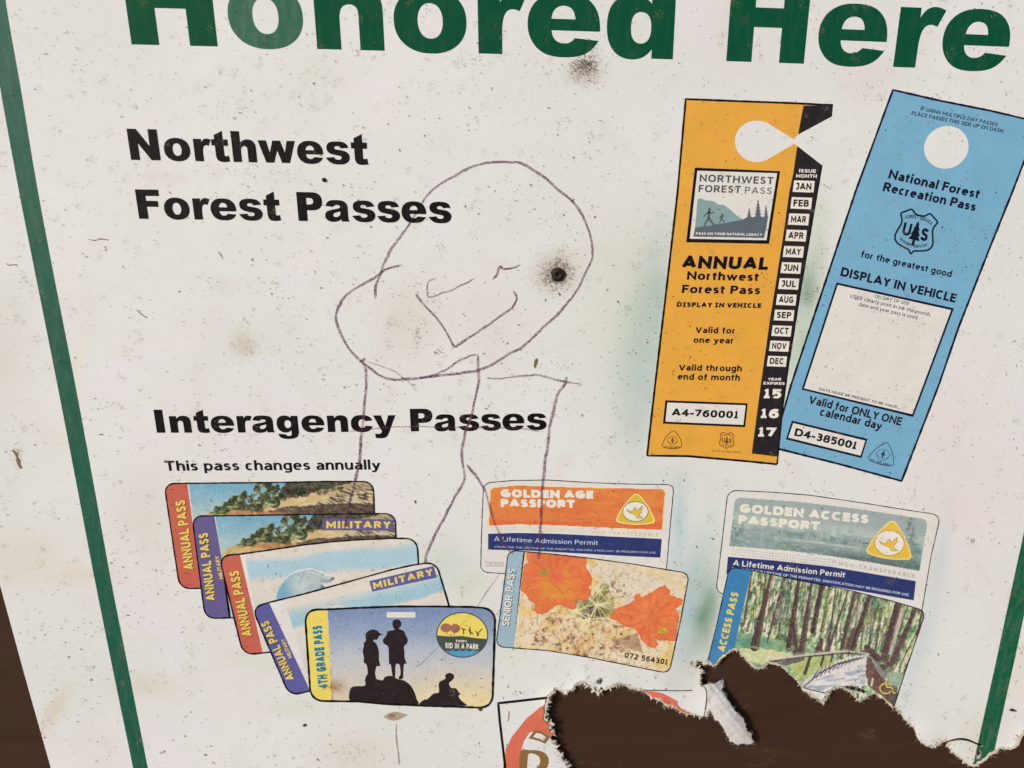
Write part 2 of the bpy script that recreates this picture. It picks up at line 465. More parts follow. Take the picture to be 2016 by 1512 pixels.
# finer points near the tear
near = []
for k in range(0, len(TEAR_FACE), 2):
    for dd in (4, 9, 15, 22, 30, 39):
        near.append(TEAR_FACE[k] + TEAR_NORMAL[k]*(dd + rnd.random()*2) + np.array([rnd.random(), rnd.random()]))
near = np.array(near); near = near[~in_hole(near)]
P, F = cdt([resample(SHEET, 14)], (), 11, clip=True, extra=near)
V = lay_down(P, 0); col = paper_colour(P); n0 = len(P)
sheet_me = mesh_from(V, F, col, False)
# side walls of the sheet (all boundary edges), 0.5 mm deep
ed = {}
for f in F:
    for a, b in ((f[0], f[1]), (f[1], f[2]), (f[2], f[0])):
        ed[(a, b)] = 1
bound = [(a, b) for (a, b) in ed if (b, a) not in ed]
bi = sorted({a for e in bound for a in e}); bmap = {v: i for i, v in enumerate(bi)}
top = V[bi]; bot = top + np.array([0, .0005, 0])
WV = np.vstack([top, bot]); m_ = len(bi)
WF = np.array([(bmap[b], bmap[a], m_+bmap[a], m_+bmap[b]) for a, b in bound])
sheet = link('sheet', sheet_me, PAPER, sign)
link('sheet_edge', mesh_from(WV, WF), PULP, sheet)

# pulp core that sticks out beyond the printed face along the tear
grow = TEAR_CORE + TEAR_NORMAL*16
P2, F2 = cdt([grow], [TEAR_CORE] + CRACKS[:3], None, clip=False, pred=lambda c: (~inside(c, TEAR_CORE)) & (tear_dist(c) < 17) & (c[:, 1] < 1740))
h2 = height(P2) - .00045 - .0005*vnoise(P2[:, 0], P2[:, 1], 9, 77)
core = link('torn_pulp_layer', mesh_from(unproj(P2, h2), F2, None, True), PULP, sign)
L = TEAR_CORE; A_ = unproj(L, height(L)-.00045-.0005*vnoise(L[:, 0], L[:, 1], 9, 77)); B_ = unproj(L + TEAR_NORMAL*1.2, height(L)-.0022)
nL = len(L); WF = np.array([(i, i+1, nL+i+1, nL+i) for i in range(nL-1)])
link('torn_pulp_side', mesh_from(np.vstack([A_, B_]), WF, None, True), PULP, core)

# fibres standing off the tear
def fibres():
    VV = []; FF = []; CC = []
    n = len(TEAR_CORE)
    for k in range(1250):
        i = rnd.randrange(60, n-60)
        p = TEAR_CORE[i] + TEAR_NORMAL[i]*rnd.uniform(-.5, 5)
        if p[1] > 1560: continue
        a = math.atan2(-TEAR_NORMAL[i][1], -TEAR_NORMAL[i][0]) + rnd.gauss(0, .9)
        ln = rnd.choice([3, 4, 5, 6, 8, 11]) * rnd.uniform(.7, 1.4); wd = rnd.uniform(.25, .7)
        bend = rnd.gauss(0, .16); m = 6; path = [p]; 
        for j in range(m):
            a += bend; path.append(path[-1] + np.array([math.cos(a), math.sin(a)])*ln/m)
        path = np.array(path); ws = wd*np.linspace(1, .25, m+1)
        V_, F_ = stroke_strip(path, ws, False)
        hh = height(path) + rnd.uniform(-.0006, .0003) + np.linspace(0, rnd.uniform(-.0008, .0012), m+1)
        b = sum(len(v) for v in VV); VV.append(unproj(V_, np.concatenate([hh, hh]))); FF.append(F_+b)
        g = rnd.uniform(.75, 1.0); CC.append(np.tile(lin((228*g, 216*g, 196*g)), (len(V_), 1)))
    for cr_, n_ in ((CRACKS[1], 46), (CRACKS[2], 60), (CRACKS[3], 20)):
        cen = cr_.mean(0)
        for k in range(n_):
            p = cr_[rnd.randrange(len(cr_))] + (cr_[rnd.randrange(len(cr_))]-cen)*.25; a = math.atan2(*(cen-p)[::-1])+rnd.gauss(0, .8); ln = rnd.uniform(3, 7)
            path = [p]
            for j in range(4): a += rnd.gauss(0, .2); path.append(path[-1]+np.array([math.cos(a), math.sin(a)])*ln/4)
            V2, F2_ = stroke_strip(np.array(path), rnd.uniform(.4, 1.0)*np.linspace(1, .3, 5), False)
            b = sum(len(v) for v in VV); VV.append(unproj(V2, height(V2)+rnd.uniform(.0001, .0005))); FF.append(F2_+b); CC.append(np.tile(lin(rnd.choice([(224, 216, 204), (206, 198, 186), (90, 84, 78)])), (len(V2), 1)))
    return np.vstack(VV), np.vstack(FF), np.vstack(CC)
V_, F_, C_ = fibres()
def flakes():
    VV = []; FF = []; CC = []; b = 0; n = len(TEAR_CORE)
    for k in range(620):
        i = rnd.randrange(60, n-60); p = TEAR_CORE[i]; nn = TEAR_NORMAL[i]; tt_ = np.array([-nn[1], nn[0]])
        if p[1] > 1560: continue
        if p[0] > 1440 and rnd.random() < .62: continue
        if vnoise(np.array([p[0]]), np.array([p[1]]), 26, 15)[0] < .42: continue
        wq = rnd.uniform(1.5, 5.5); ln = rnd.uniform(1.5, 7)*(1.5 if p[0] < 1420 else 1.); m = 7; pts = [p+nn*2.5-tt_*wq/2]
        for j in range(m):
            u = (j+.5)/m; pts.append(p + tt_*(u-.5)*wq*rnd.uniform(.7, 1.2) - nn*ln*math.sin(math.pi*u)*rnd.uniform(.35, 1.1))
        pts.append(p+nn*2.5+tt_*wq/2); pts = np.array(pts); hh = height(pts) + .0001 - .0004*rnd.random() + rnd.uniform(-.0006, .0007)*np.r_[0, np.sin(np.linspace(.2, 2.9, m)), 0]
        VV.append(unproj(pts, hh)); FF += [(b, b+j, b+j+1) for j in range(1, len(pts)-1)]; b += len(pts)
        g = rnd.uniform(.78, 1.0); CC.append(np.tile(lin((232*g, 224*g, 210*g)), (len(pts), 1)))
    return np.vstack(VV), np.array(FF), np.vstack(CC)
FIB = ink('fibre', (220, 210, 195), .05, attr=True, rough=.9)
f1_, f2_, f3_ = flakes(); link('pulp_flakes', mesh_from(f1_, f2_, f3_), FIB, sign, 'small ragged flakes of white pulp along the tear', 'stuff')
link('torn_fibres', mesh_from(V_, F_, C_), FIB, sign, 'pale fuzz of torn paper fibres along the tear', 'stuff')

# torn strip curling out of the hole
fl = [(1384,1349),(1396,1345),(1408,1346),(1418,1340),(1424,1341),(1424,1350),(1420,1359),(1427,1369),(1433,1379),(1443,1396),(1453,1405),(1463,1416),(1467,1428),(1470,1440),(1479,1444),
      (1480,1452),(1486,1462),(1473,1466),(1462,1464),(1450,1466),(1443,1461),(1437,1459),(1434,1452),(1430,1446),(1426,1437),(1420,1429),(1415,1421),(1408,1416),(1402,1405),(1396,1392),(1390,1372)]
FLAP, _n, _of = roughen(fl, 1.5, [(7, 1.4), (2.5, .8)], 50)
FLAP = FLAP + _n*_of[:, None]
PF, FF_ = cdt([FLAP], (), 2.2)
def flap_h(P):
    ax = np.array([1392., 1352.]); dr = np.array([85., 112.]); Ld = np.linalg.norm(dr); dr /= Ld
    t = ((P-ax) @ dr)/Ld; s = (P-ax) @ np.array([-dr[1], dr[0]])
    t = np.clip(t, 0, 1)
    cr = np.abs(((t*3.1+.12*s/16+.3*vnoise(P[:, 0], P[:, 1], 14, 65)) % 1)-.5)-.25; cr2 = np.abs(((s/13.+.5*t) % 1)-.5)-.25
    return .0002 + .0003*cr + .0005*cr2 + -.0004*t + .0030*np.sin(t*2.6)*(1-.3*t) - .0010*(s/16)**2 + .0004*(vnoise(P[:, 0], P[:, 1], 16, 61)-.5) + .00025*(vnoise(P[:, 0], P[:, 1], 5, 62)-.5)
fc = np.tile(lin((206, 203, 204)), (len(PF), 1))
q = fbm(PF[:, 0], PF[:, 1], 18, 63, 3)[:, None]
fc = fc*(1-.5*np.clip(q-.5, 0, 1)) ; q2 = np.clip(vnoise(PF[:, 0], PF[:, 1], 14, 64)-.6, 0, 1)[:, None]*1.1
fc = fc*(1-q2) + lin((150, 135, 110))*q2
def flap_fuzz():
    VV = []; FF = []; CC = []; b = 0; n = len(FLAP)
    t = np.roll(FLAP, -1, 0)-np.roll(FLAP, 1, 0); t /= np.linalg.norm(t, axis=1)[:, None]+1e-9; nn = np.stack([t[:, 1], -t[:, 0]], 1)
    if inside(np.array([FLAP[20]+nn[20]*3]), FLAP)[0]: nn = -nn
    for k in range(130):
        i = rnd.randrange(n); a = math.atan2(nn[i][1], nn[i][0])+rnd.gauss(0, .8); ln = rnd.uniform(2, 8)*(1.5 if FLAP[i][1] > 1440 else 1)
        path = [FLAP[i]-nn[i]*1.5]; bend = rnd.gauss(0, .2)
        for j in range(5): a += bend; path.append(path[-1]+np.array([math.cos(a), math.sin(a)])*ln/5)
        V2, F2_ = stroke_strip(np.array(path), rnd.uniform(.3, .8)*np.linspace(1, .3, 6), False)
        h0 = float(flap_h(np.array([FLAP[i]]))[0]); VV.append(unproj(V2, np.full(len(V2), h0+.0001))); FF.append(F2_+b); b += len(V2)
        g = rnd.uniform(.8, 1); CC.append(np.tile(lin((220*g, 214*g, 206*g)), (len(V2), 1)))
    return np.vstack(VV), np.vstack(FF), np.vstack(CC)
flap = link('torn_flap', mesh_from(unproj(PF, flap_h(PF)), FF_, fc, False), FIB, sign, 'ragged white strip of torn paper curling out of the hole')
a1_, a2_, a3_ = flap_fuzz(); link('flap_fibres', mesh_from(a1_, a2_, a3_), FIB, flap, None, 'stuff')
md = flap.modifiers.new('thickness', 'SOLIDIFY'); md.thickness = .0002; md.offset = -1
# small fold of paper beside it
f2 = smooth([(1346,1368),(1362,1360),(1378,1352),(1388,1356),(1390,1372),(1388,1392),(1384,1410),(1374,1407),(1356,1402),(1344,1396),(1334,1385)], 4, True)
PF, FF_ = cdt([f2], (), 4)
dd = PF - np.array([1362., 1382.]); rr = np.sqrt((dd[:, 0]/28)**2+(dd[:, 1]/28)**2)
hh = height(PF) + .00015 + .0012*np.clip((PF[:, 0]-1340)/60, 0, 1)**2
link('lifted_corner', mesh_from(unproj(PF, hh), FF_, paper_colour(PF), False), PAPER, sign)

# ------------------------------------------------------------------ green border lines
def stripe_col(a, b):
    pass
left_o = smooth([(-70,-250),(-33,-30),(0,172),(37.5,378),(75,567),(112.5,756),(149,945),(185,1134),(223,1323),(262,1512),(318,1785)], 8)
left_i = smooth([(-22,-250),(11,0),(41,175),(75,378),(111,567),(148,756),(183,945),(217,1134),(254,1323),(291,1512),(344,1785)], 8)
fill('border_line', [np.vstack([left_o, left_i[::-1]])], GREEN_LEFT, 1, sign)
right_i = [(2300,-250),(2212,150),(2100,655),(2016,1047),(1997,1134),(1962,1297),(1926,1460),(1908,1540),(1862,1750)]
right_o = [(2345,-250),(2255,150),(2146,655),(2062,1010),(2016,1212),(1998,1297),(1962,1459),(1944,1540),(1896,1750)]
fill('border_line', [np.array(right_i + right_o[::-1], float)], GREEN_RIGHT, 1, sign)

# ------------------------------------------------------------------ heavy heading alphabet (own outlines)
G = {
 'H': (833, ['73,0 73,716 294,716 294,466 537,466 537,716 759,716 759,0 537,0 537,300 294,300 294,0'], []),
 'n': (667, ['61,0 61,519 247,519 247,434 289,486* 332,508* 375,531* 437,531* 520,531* 568,481* 615,432* 615,329* 615,0 415,0 415,284 415,333* 397,354* 378,374* 345,374* 307,374* 284,346* 261,317* 261,244* 261,0'], []),
 'h': (667, ['60,0 60,716 259,716 259,452 300,493* 340,512* 381,531* 438,531* 522,531* 569,481* 615,431* 615,328* 615,0 414,0 414,284 414,333* 396,354* 378,374* 345,374* 307,374* 283,346* 259,317* 259,244* 259,0'], []),
 'r': (444, ['60,0 60,519 246,519 246,434 273,489* 302,510* 331,531* 373,531* 417,531* 469,504 408,362 373,377* 352,377* 313,377* 292,345* 261,299* 261,175 261,0'], []),
 't': (444, ['307,716 307,519 416,519 416,374 307,374 307,190 307,157* 313,146* 323,130* 347,130* 369,130* 408,143 422,6 349,-10* 286,-10* 213,-10* 178,9* 143,28* 126,67* 109,105* 109,190 109,374 36,374 36,519 109,519 109,614'], []),
 'e': (667, ['639,214 231,214 236,165* 257,141* 287,106* 335,106* 366,106* 393,121* 410,131* 430,155 631,137 585,57* 520,23* 455,-12* 334,-12* 229,-12* 169,18* 108,47* 69,112* 29,176* 29,263* 29,387* 109,459* 188,531* 328,531* 442,531* 508,497* 573,462* 607,397* 641,332* 641,228*'],
        ['431,311 425,370* 400,395* 374,420* 331,420* 282,420* 253,381* 234,356* 230,311']),
 'd': (667, ['607,716 607,0 420,0 420,77 381,28* 348,10* 305,-12* 251,-12* 145,-12* 88,61* 30,134* 30,264* 30,409* 90,470* 150,531* 254,531* 303,531* 340,514* 377,498* 406,464 406,716'],
        ['408,261 408,330* 383,361* 358,391* 319,391* 283,391* 260,362* 236,334* 236,256* 236,186* 261,156* 285,126* 321,126* 358,126* 383,157* 408,188*']),
 'N': (833, ['73,716 279,716 547,322 547,716 755,716 755,0 547,0 280,391 280,0 73,0'], []),
 'w': (880, ['4,519 197,519 263,232 350,519 530,519 617,232 683,519 876,519 718,0 533,0 440,290 347,0 162,0'], []),
 's': (611, ['29,144 228,163 241,127* 262,115* 286,102* 325,102* 363,102* 386,116* 405,128* 405,151* 405,171* 387,182* 369,193* 300,205* 196,222* 156,237* 116,252* 87,288* 59,325* 59,374* 59,428* 90,466* 121,505* 175,518* 228,531* 318,531* 413,531* 460,517* 506,502* 537,471* 567,440* 585,387 396,368 388,394* 370,406* 346,422* 312,422* 277,422* 261,410* 245,398* 245,380* 245,361* 264,351* 283,342* 350,334* 448,323* 498,303* 547,283* 573,245* 600,208* 600,163* 600,119* 572,76* 545,34* 487,11* 428,-12* 334,-12* 198,-12* 140,27* 82,65*'], []),
 'F': (667, ['74,716 620,716 620,562 296,562 296,442 573,442 573,298 296,298 296,0 74,0'], []),
 'P': (722, ['72,716 440,716 560,716* 620,659* 680,602* 680,497* 680,389* 615,328* 550,267* 417,267 295,267 295,0 72,0'],
        ['295,412 350,412 414,412* 440,434* 466,457* 466,492* 466,526* 443,550* 420,574* 357,574 295,574']),
 'a': (640, ['226,361 37,381 48,430* 68,458* 87,486* 124,507* 150,521* 196,529* 242,533* 295,533* 381,533* 433,521* 485,512* 520,481* 544,460* 558,421* 572,383* 572,348 572,119 572,84* 576,64* 581,44* 597,0 411,0 401,18* 398,28* 395,38* 391,59 352,22* 314,6* 262,-12* 194,-12* 103,-12* 56,31* 8,73* 8,136* 8,195* 43,233* 77,271* 170,289* 282,311* 315,320* 348,329* 385,343 385,380* 370,395* 355,410* 317,410* 268,410* 244,394*'],
        ['385,254 344,239* 300,229* 239,213* 223,198* 206,182* 206,161* 206,138* 222,123* 238,109* 269,109* 301,109* 329,125* 356,140* 371,163* 385,185* 385,220*']),
 'I': (400, ['89,0 89,716 311,716 311,0'], []),
 'g': (667, ['418,519 605,519 605,29 605,-50* 575,-110* 538,-168* 474,-190* 405,-211* 315,-211* 174,-211* 115,-168* 55,-126* 55,-60* 56,-41 249,-62 256,-89* 271,-99* 292,-114* 325,-114* 367,-114* 388,-91* 409,-69* 409,-12* 409,67 380,33* 351,18* 307,-6* 253,-6* 146,-6* 85,78* 30,153* 30,268* 30,399* 90,465* 150,531* 247,531* 309,531* 350,510* 390,489* 418,444'],
        ['236,256 236,195* 262,167* 288,138* 330,138* 364,138* 389,168* 415,197* 415,260* 415,320* 388,351* 362,382* 324,382* 284,382* 260,354* 236,326*']),
 'c': (640, ['424,196 613,175 597,116* 562,73* 527,30* 472,9* 418,-12* 336,-12* 256,-12* 203,3* 150,18* 112,51* 74,85* 53,130* 31,176* 31,259* 31,345* 60,401* 82,443* 119,476* 157,509* 198,518* 262,531* 336,531* 461,531* 527,487* 592,442* 618,358 431,333 423,365* 400,381* 377,400* 339,400* 291,400* 262,363* 232,326* 232,256* 232,194* 261,161* 291,129* 338,129* 377,129* 404,149*'], []),
 'y': (611, ['3,519 214,519 320,173 419,519 616,519 409,-39 374,-134* 337,-167* 286,-211* 180,-211* 137,-211* 47,-200 32,-55 75,-68* 128,-68* 163,-68* 185,-52* 206,-36* 222,6'], []),
}
def tt(s):
    pts = []; run = 0
    for tok in s.split():
        on = not tok.endswith('*'); x, y = tok.rstrip('*').split(',')
        run = 0 if on else run+1
        pts.append((float(x), float(y), on or run % 2 == 0))       # in a run of curve points every second one lies on the outline
    full = []; n = len(pts)
    for i in range(n):
        a = pts[i]; b = pts[(i+1) % n]; full.append(a)
        if not a[2] and not b[2]: full.append(((a[0]+b[0])/2, (a[1]+b[1])/2, True))
    k = next(i for i, p in enumerate(full) if p[2]); full = full[k:]+full[:k]; n = len(full)
    out = []; i = 0
    while i < n:
        p = full[i]; q = full[(i+1) % n]
        if q[2]: out.append((p[0], p[1])); i += 1
        else:
            r = full[(i+2) % n]
            for t in (0, .2, .4, .6, .8):
                out.append(((1-t)**2*p[0]+2*t*(1-t)*q[0]+t*t*r[0], (1-t)**2*p[1]+2*t*(1-t)*q[1]+t*t*r[1]))
            i += 2
    return np.array(out)
HEAVY = {}
for ch, (adv, o, i_) in G.items(): HEAVY[ch] = (adv, [tt(x) for x in o], [tt(x) for x in i_])
HEAVY['o'] = (667, [ellipse(333, 259, 300, 272, 56, 0, 2.2)], [ellipse(333, 259, 103, 146, 40, 0, 2.2)])

VPV = np.array([1045., 5562.])
def frame(p0, p1, up):
    """text frame on the sign plane: origin, along, up (world vectors)"""
    A = unproj([p0])[0]; B = unproj([p1])[0]
    if np.isscalar(up):
        dd = np.array(p0, float)-VPV; dd /= np.linalg.norm(dd); up = dd*up
    U = unproj([(p0[0]+up[0], p0[1]+up[1])])[0] - A
    return A, B-A, U
def to_px(Wp):
    D = (Wp - CAMP) @ RWC           # camera coords
    return np.stack([W0/2 - FPX*D[:, 0]/D[:, 2], H0/2 + FPX*D[:, 1]/D[:, 2]], 1)

def heading(name, text, p0, p1, cap, mat, layer, parent, x_lead, x_tail, per_letter=None, bow=0.0):
    """p0/p1 = left edge of the first and right edge of the last letter on the baseline"""
    tot = sum(HEAVY[c][0] if c != ' ' else 333 for c in text) - x_lead - x_tail
    A, D, U = frame(p0, p1, cap)
    part = None; x = -x_lead; allV = []; allF = []; base = 0; letters = []
    for c in text:
        if c == ' ': x += 333; continue
        adv, add, sub = HEAVY[c]
        Pg, Fg = cdt([a*[1, -1] for a in add], [s*[1, -1] for s in sub], 120)
        gx = (Pg[:, 0]+x)/tot; gy = -Pg[:, 1]/716.0
        Wp = A + D*gx[:, None] + U*(gy + bow*4*gx*(1-gx))[:, None]
        Q = to_px(Wp); letters.append((c, mesh_from(unproj(Q, height(Q)+layer*LAY), Fg, None, False)))
        x += adv
    first = None
    em = bpy.data.objects.new(name, None); C.objects.link(em); em.empty_display_size = .005
    em.parent = parent; em.matrix_parent_inverse = Matrix.Translation(-SIGN_BASE)
    for k, (c, me) in enumerate(letters):
        link('letter', me, per_letter.get(k, mat) if per_letter else mat, em)
    return em

heading('heading_lettering', 'Honored Here', (259, 87.5), (1978, 140), 180, GREEN, 1, sign, 73, 28, {1: GREEN_FADED}, bow=.02)
heading('subheading_lettering', 'Northwest', (258, 314.5), (725, 324), 62, BLACK, 9, sign, 73, 22)
heading('subheading_lettering', 'Forest Passes', (274, 430.5), (889, 439), 58.5, BLACK, 9, sign, 74, 11)
heading('subheading_lettering', 'Interagency Passes', (309, 852), (1076, 846), 46, BLACK, 9, sign, 89, 11, bow=-.03)

# ------------------------------------------------------------------ light alphabet: centre lines, any weight
def P_(*a): return ('P',) + a
UC = {
 'A': (.80, 'M-.04,-.05 L.5,1.06 L1.04,-.05;M.17,.26 L.83,.26'), 'B': (.66, 'M0,0 L0,1 L.5,1 E.5,.77,.38,.23,90,-90 L0,.54;M.5,.54 L.55,.54 E.55,.27,.45,.27,90,-90 L0,0'),
 'C': (.72, 'E.54,.5,.54,.5,48,312'), 'D': (.76, 'M0,0 L0,1 L.42,1 E.42,.5,.58,.5,90,-90 L0,0 L0,.1'), 'E': (.56, 'M1,1 L0,1 L0,0 L1,0;M0,.52 L.92,.52'),
 'F': (.54, 'M1,1 L0,1 L0,-.0;M0,.5 L.9,.5'), 'G': (.78, 'E.54,.5,.54,.5,50,300 L.98,.13 L.98,.45 L.58,.45'), 'H': (.74, 'M0,0 L0,1;M1,0 L1,1;M0,.52 L1,.52'),
 'I': (0, 'M.5,0 L.5,1'), 'J': (.50, 'M.2,1 L1,1 L1,.28 C1,-.08,.3,-.06,-.02,.10'), 'K': (.68, 'M0,0 L0,1;M1.02,1.03 L.05,.44;M.30,.62 L1.06,-.03'), 'L': (.54, 'M0,1 L0,0 L1,0'),
 'M': (.90, 'M0,-.0 L0,1 L.5,.22 L1,1 L1,0'), 'N': (.76, 'M0,0 L0,1 L1,0 L1,1'), 'O': (.82, 'E.5,.5,.5,.5,0,360'), 'P': (.62, 'M0,0 L0,1 L.5,1 E.5,.73,.5,.27,90,-90 L0,.46'),
 'Q': (.82, 'E.5,.5,.5,.5,0,360;M.6,.25 L1,-.05'), 'R': (.68, 'M0,0 L0,1 L.48,1 E.48,.74,.46,.26,90,-90 L0,.48;M.48,.48 L1.03,-.04'),
 'S': (.60, 'M.95,.83 C.80,1.03,.05,1.10,.05,.74 C.05,.45,.97,.58,.97,.27 C.97,-.10,.15,-.06,0,.17'), 'T': (.66, 'M0,1 L1,1;M.5,1 L.5,0'),
 'U': (.72, 'M0,1 L0,.36 E.5,.36,.5,.36,180,360 L1,1'), 'V': (.76, 'M-.04,1.06 L.5,-.05 L1.04,1.06'), 'W': (1.14, 'M-.03,1.06 L.25,-.03 L.5,1.0 L.75,-.03 L1.03,1.06'),
 'X': (.70, 'M-.04,1.05 L1.04,-.05;M1.04,1.05 L-.04,-.05'), 'Y': (.70, 'M-.04,1.05 L.5,.48 L1.04,1.05;M.5,.5 L.5,0'), 'Z': (.62, 'M0,1 L1,1 L0,0 L1,0'),
 '0': (.62, 'E.5,.5,.5,.5,0,360'), '1': (.36, 'M0,.80 L.62,1 L.62,0;M.1,0 L1.1,0'), '2': (.58, 'M.03,.82 C.2,1.08,.95,1.08,.95,.72 C.95,.45,.4,.3,.03,0 L1,0'),
 '3': (.58, 'M.05,.9 C.3,1.06,.93,1.06,.93,.76 C.93,.56,.65,.54,.40,.54;M.40,.54 C.7,.54,.98,.50,.98,.27 C.98,-.04,.35,-.08,.02,.10'), '4': (.66, 'M.72,0 L.72,1 L0,.30 L1.05,.30'),
 '5': (.58, 'M.92,1 L.12,1 L.10,.56 C.4,.68,.98,.66,.98,.32 C.98,-.04,.35,-.08,.02,.08'), '6': (.62, 'M.88,.97 C.3,1.05,.02,.75,.02,.35;E.5,.31,.48,.31,0,360'),
 '7': (.60, 'M0,1 L1,1 L.30,-.04'), '8': (.62, 'E.5,.76,.42,.24,0,360;E.5,.27,.5,.27,0,360'), '9': (.62, 'M.12,.03 C.7,-.05,.98,.25,.98,.65;E.5,.69,.48,.31,0,360'),
 '-': (.34, 'M0,.36 L1,.36'), '.': (0, 'M.5,0 L.5,.02'), ',': (0.02, 'M.6,.06 L.2,-.14'), '&': (.7, 'E.45,.76,.3,.24,0,360;E.45,.27,.45,.27,0,360'),
}
LCD = {
 'a': (.54, 'M1,-.0 L1,.58 C1,1.10,.22,1.08,.08,.84;M1,.56 L.55,.55 C-.15,.52,-.12,0,.32,0 C.65,0,1,.12,1,.42'), 'b': (.58, 'M0,0 L0,2;E.5,.5,.5,.5,0,360'), 'c': (.50, 'E.55,.5,.55,.5,52,308'),
 'd': (.58, 'M1,0 L1,2;E.5,.5,.5,.5,0,360'), 'e': (.57, 'M.03,.54 L1,.54 E.5,.5,.5,.5,5,312'), 'f': (.38, 'M.42,0 L.42,1.5 C.42,2.0,.75,2.05,1.05,1.96;M-.02,1 L.95,1'),
 'g': (.58, 'E.5,.5,.5,.5,0,360;M1,1 L1,-.35 C1,-1.15,.25,-1.1,.05,-.80'), 'h': (.56, 'M0,0 L0,2;M0,.55 C.06,1.16,1,1.20,1,.58 L1,0'), 'i': (0, 'M.5,0 L.5,1;M.5,1.96 L.5,2.0'),
 'j': (.1, 'M.9,1 L.9,-.6;M.9,1.72 L.9,2'), 'k': (.54, 'M0,0 L0,2;M1,1.04 L.05,.42;M.3,.6 L1.05,-.05'), 'l': (0, 'M.5,0 L.5,2'), 'm': (.92, 'M0,0 L0,1;M0,.55 C.05,1.16,.5,1.16,.5,.58 L.5,0;M.5,.55 C.55,1.16,1,1.16,1,.58 L1,0'),
 'n': (.56, 'M0,0 L0,1;M0,.55 C.06,1.16,1,1.20,1,.58 L1,0'), 'o': (.60, 'E.5,.5,.5,.5,0,360'), 'p': (.58, 'M0,1 L0,-1;E.5,.5,.5,.5,0,360'), 'q': (.58, 'M1,1 L1,-1;E.5,.5,.5,.5,0,360'),
 'r': (.36, 'M0,0 L0,1;M0,.5 C.05,.95,.5,1.05,1.0,.98'), 's': (.47, 'M.95,.86 C.7,1.06,.04,1.05,.04,.72 C.04,.46,.98,.58,.98,.27 C.98,-.06,.3,-.06,.0,.14'), 't': (.36, 'M.38,1.55 L.38,.3 C.38,-.04,.7,-.04,1.0,.04;M-.02,1 L.98,1'),
 'u': (.56, 'M0,1 L0,.42 C0,-.2,.94,-.16,1,.45;M1,1 L1,0'), 'v': (.58, 'M-.04,1.05 L.5,-.06 L1.04,1.05'), 'w': (.90, 'M-.03,1.05 L.26,-.04 L.5,.98 L.74,-.04 L1.03,1.05'), 'x': (.56, 'M-.04,1.05 L1.04,-.05;M1.04,1.05 L-.04,-.05'),
 'y': (.58, 'M-.04,1.05 L.52,-.05;M1.04,1.05 L.42,-.55 C.30,-.95,.2,-1.05,-.02,-.98'), 'z': (.5, 'M0,1 L1,1 L0,0 L1,0'),
}
def parse_path(s):
    out = []
    for st in s.split(';'):
        pts = []
        for tok in st.split():
            k = tok[0]; v = [float(a) for a in tok[1:].split(',')]
            if k in 'ML': pts.append((v[0], v[1], 1))
            elif k == 'C':
                p = pts[-1]
                for t in np.linspace(0, 1, 10)[1:]:
                    x = (1-t)**3*p[0]+3*t*(1-t)**2*v[0]+3*t*t*(1-t)*v[2]+t**3*v[4]
                    y = (1-t)**3*p[1]+3*t*(1-t)**2*v[1]+3*t*t*(1-t)*v[3]+t**3*v[5]
                    pts.append((x, y, 0))
            elif k == 'E':
                n = max(5, int(abs(v[5]-v[4])/15))
                for a in np.radians(np.linspace(v[4], v[5], n+1)):
                    ca, sa = math.cos(a), math.sin(a); q = (v[0]+v[2]*math.copysign(abs(ca)**.84, ca), v[1]+v[3]*math.copysign(abs(sa)**.84, sa), 0)
                    if pts and abs(q[0]-pts[-1][0])+abs(q[1]-pts[-1][1]) < 1e-6: continue
                    pts.append(q)
        out.append(pts)
    return out
GLY = {}
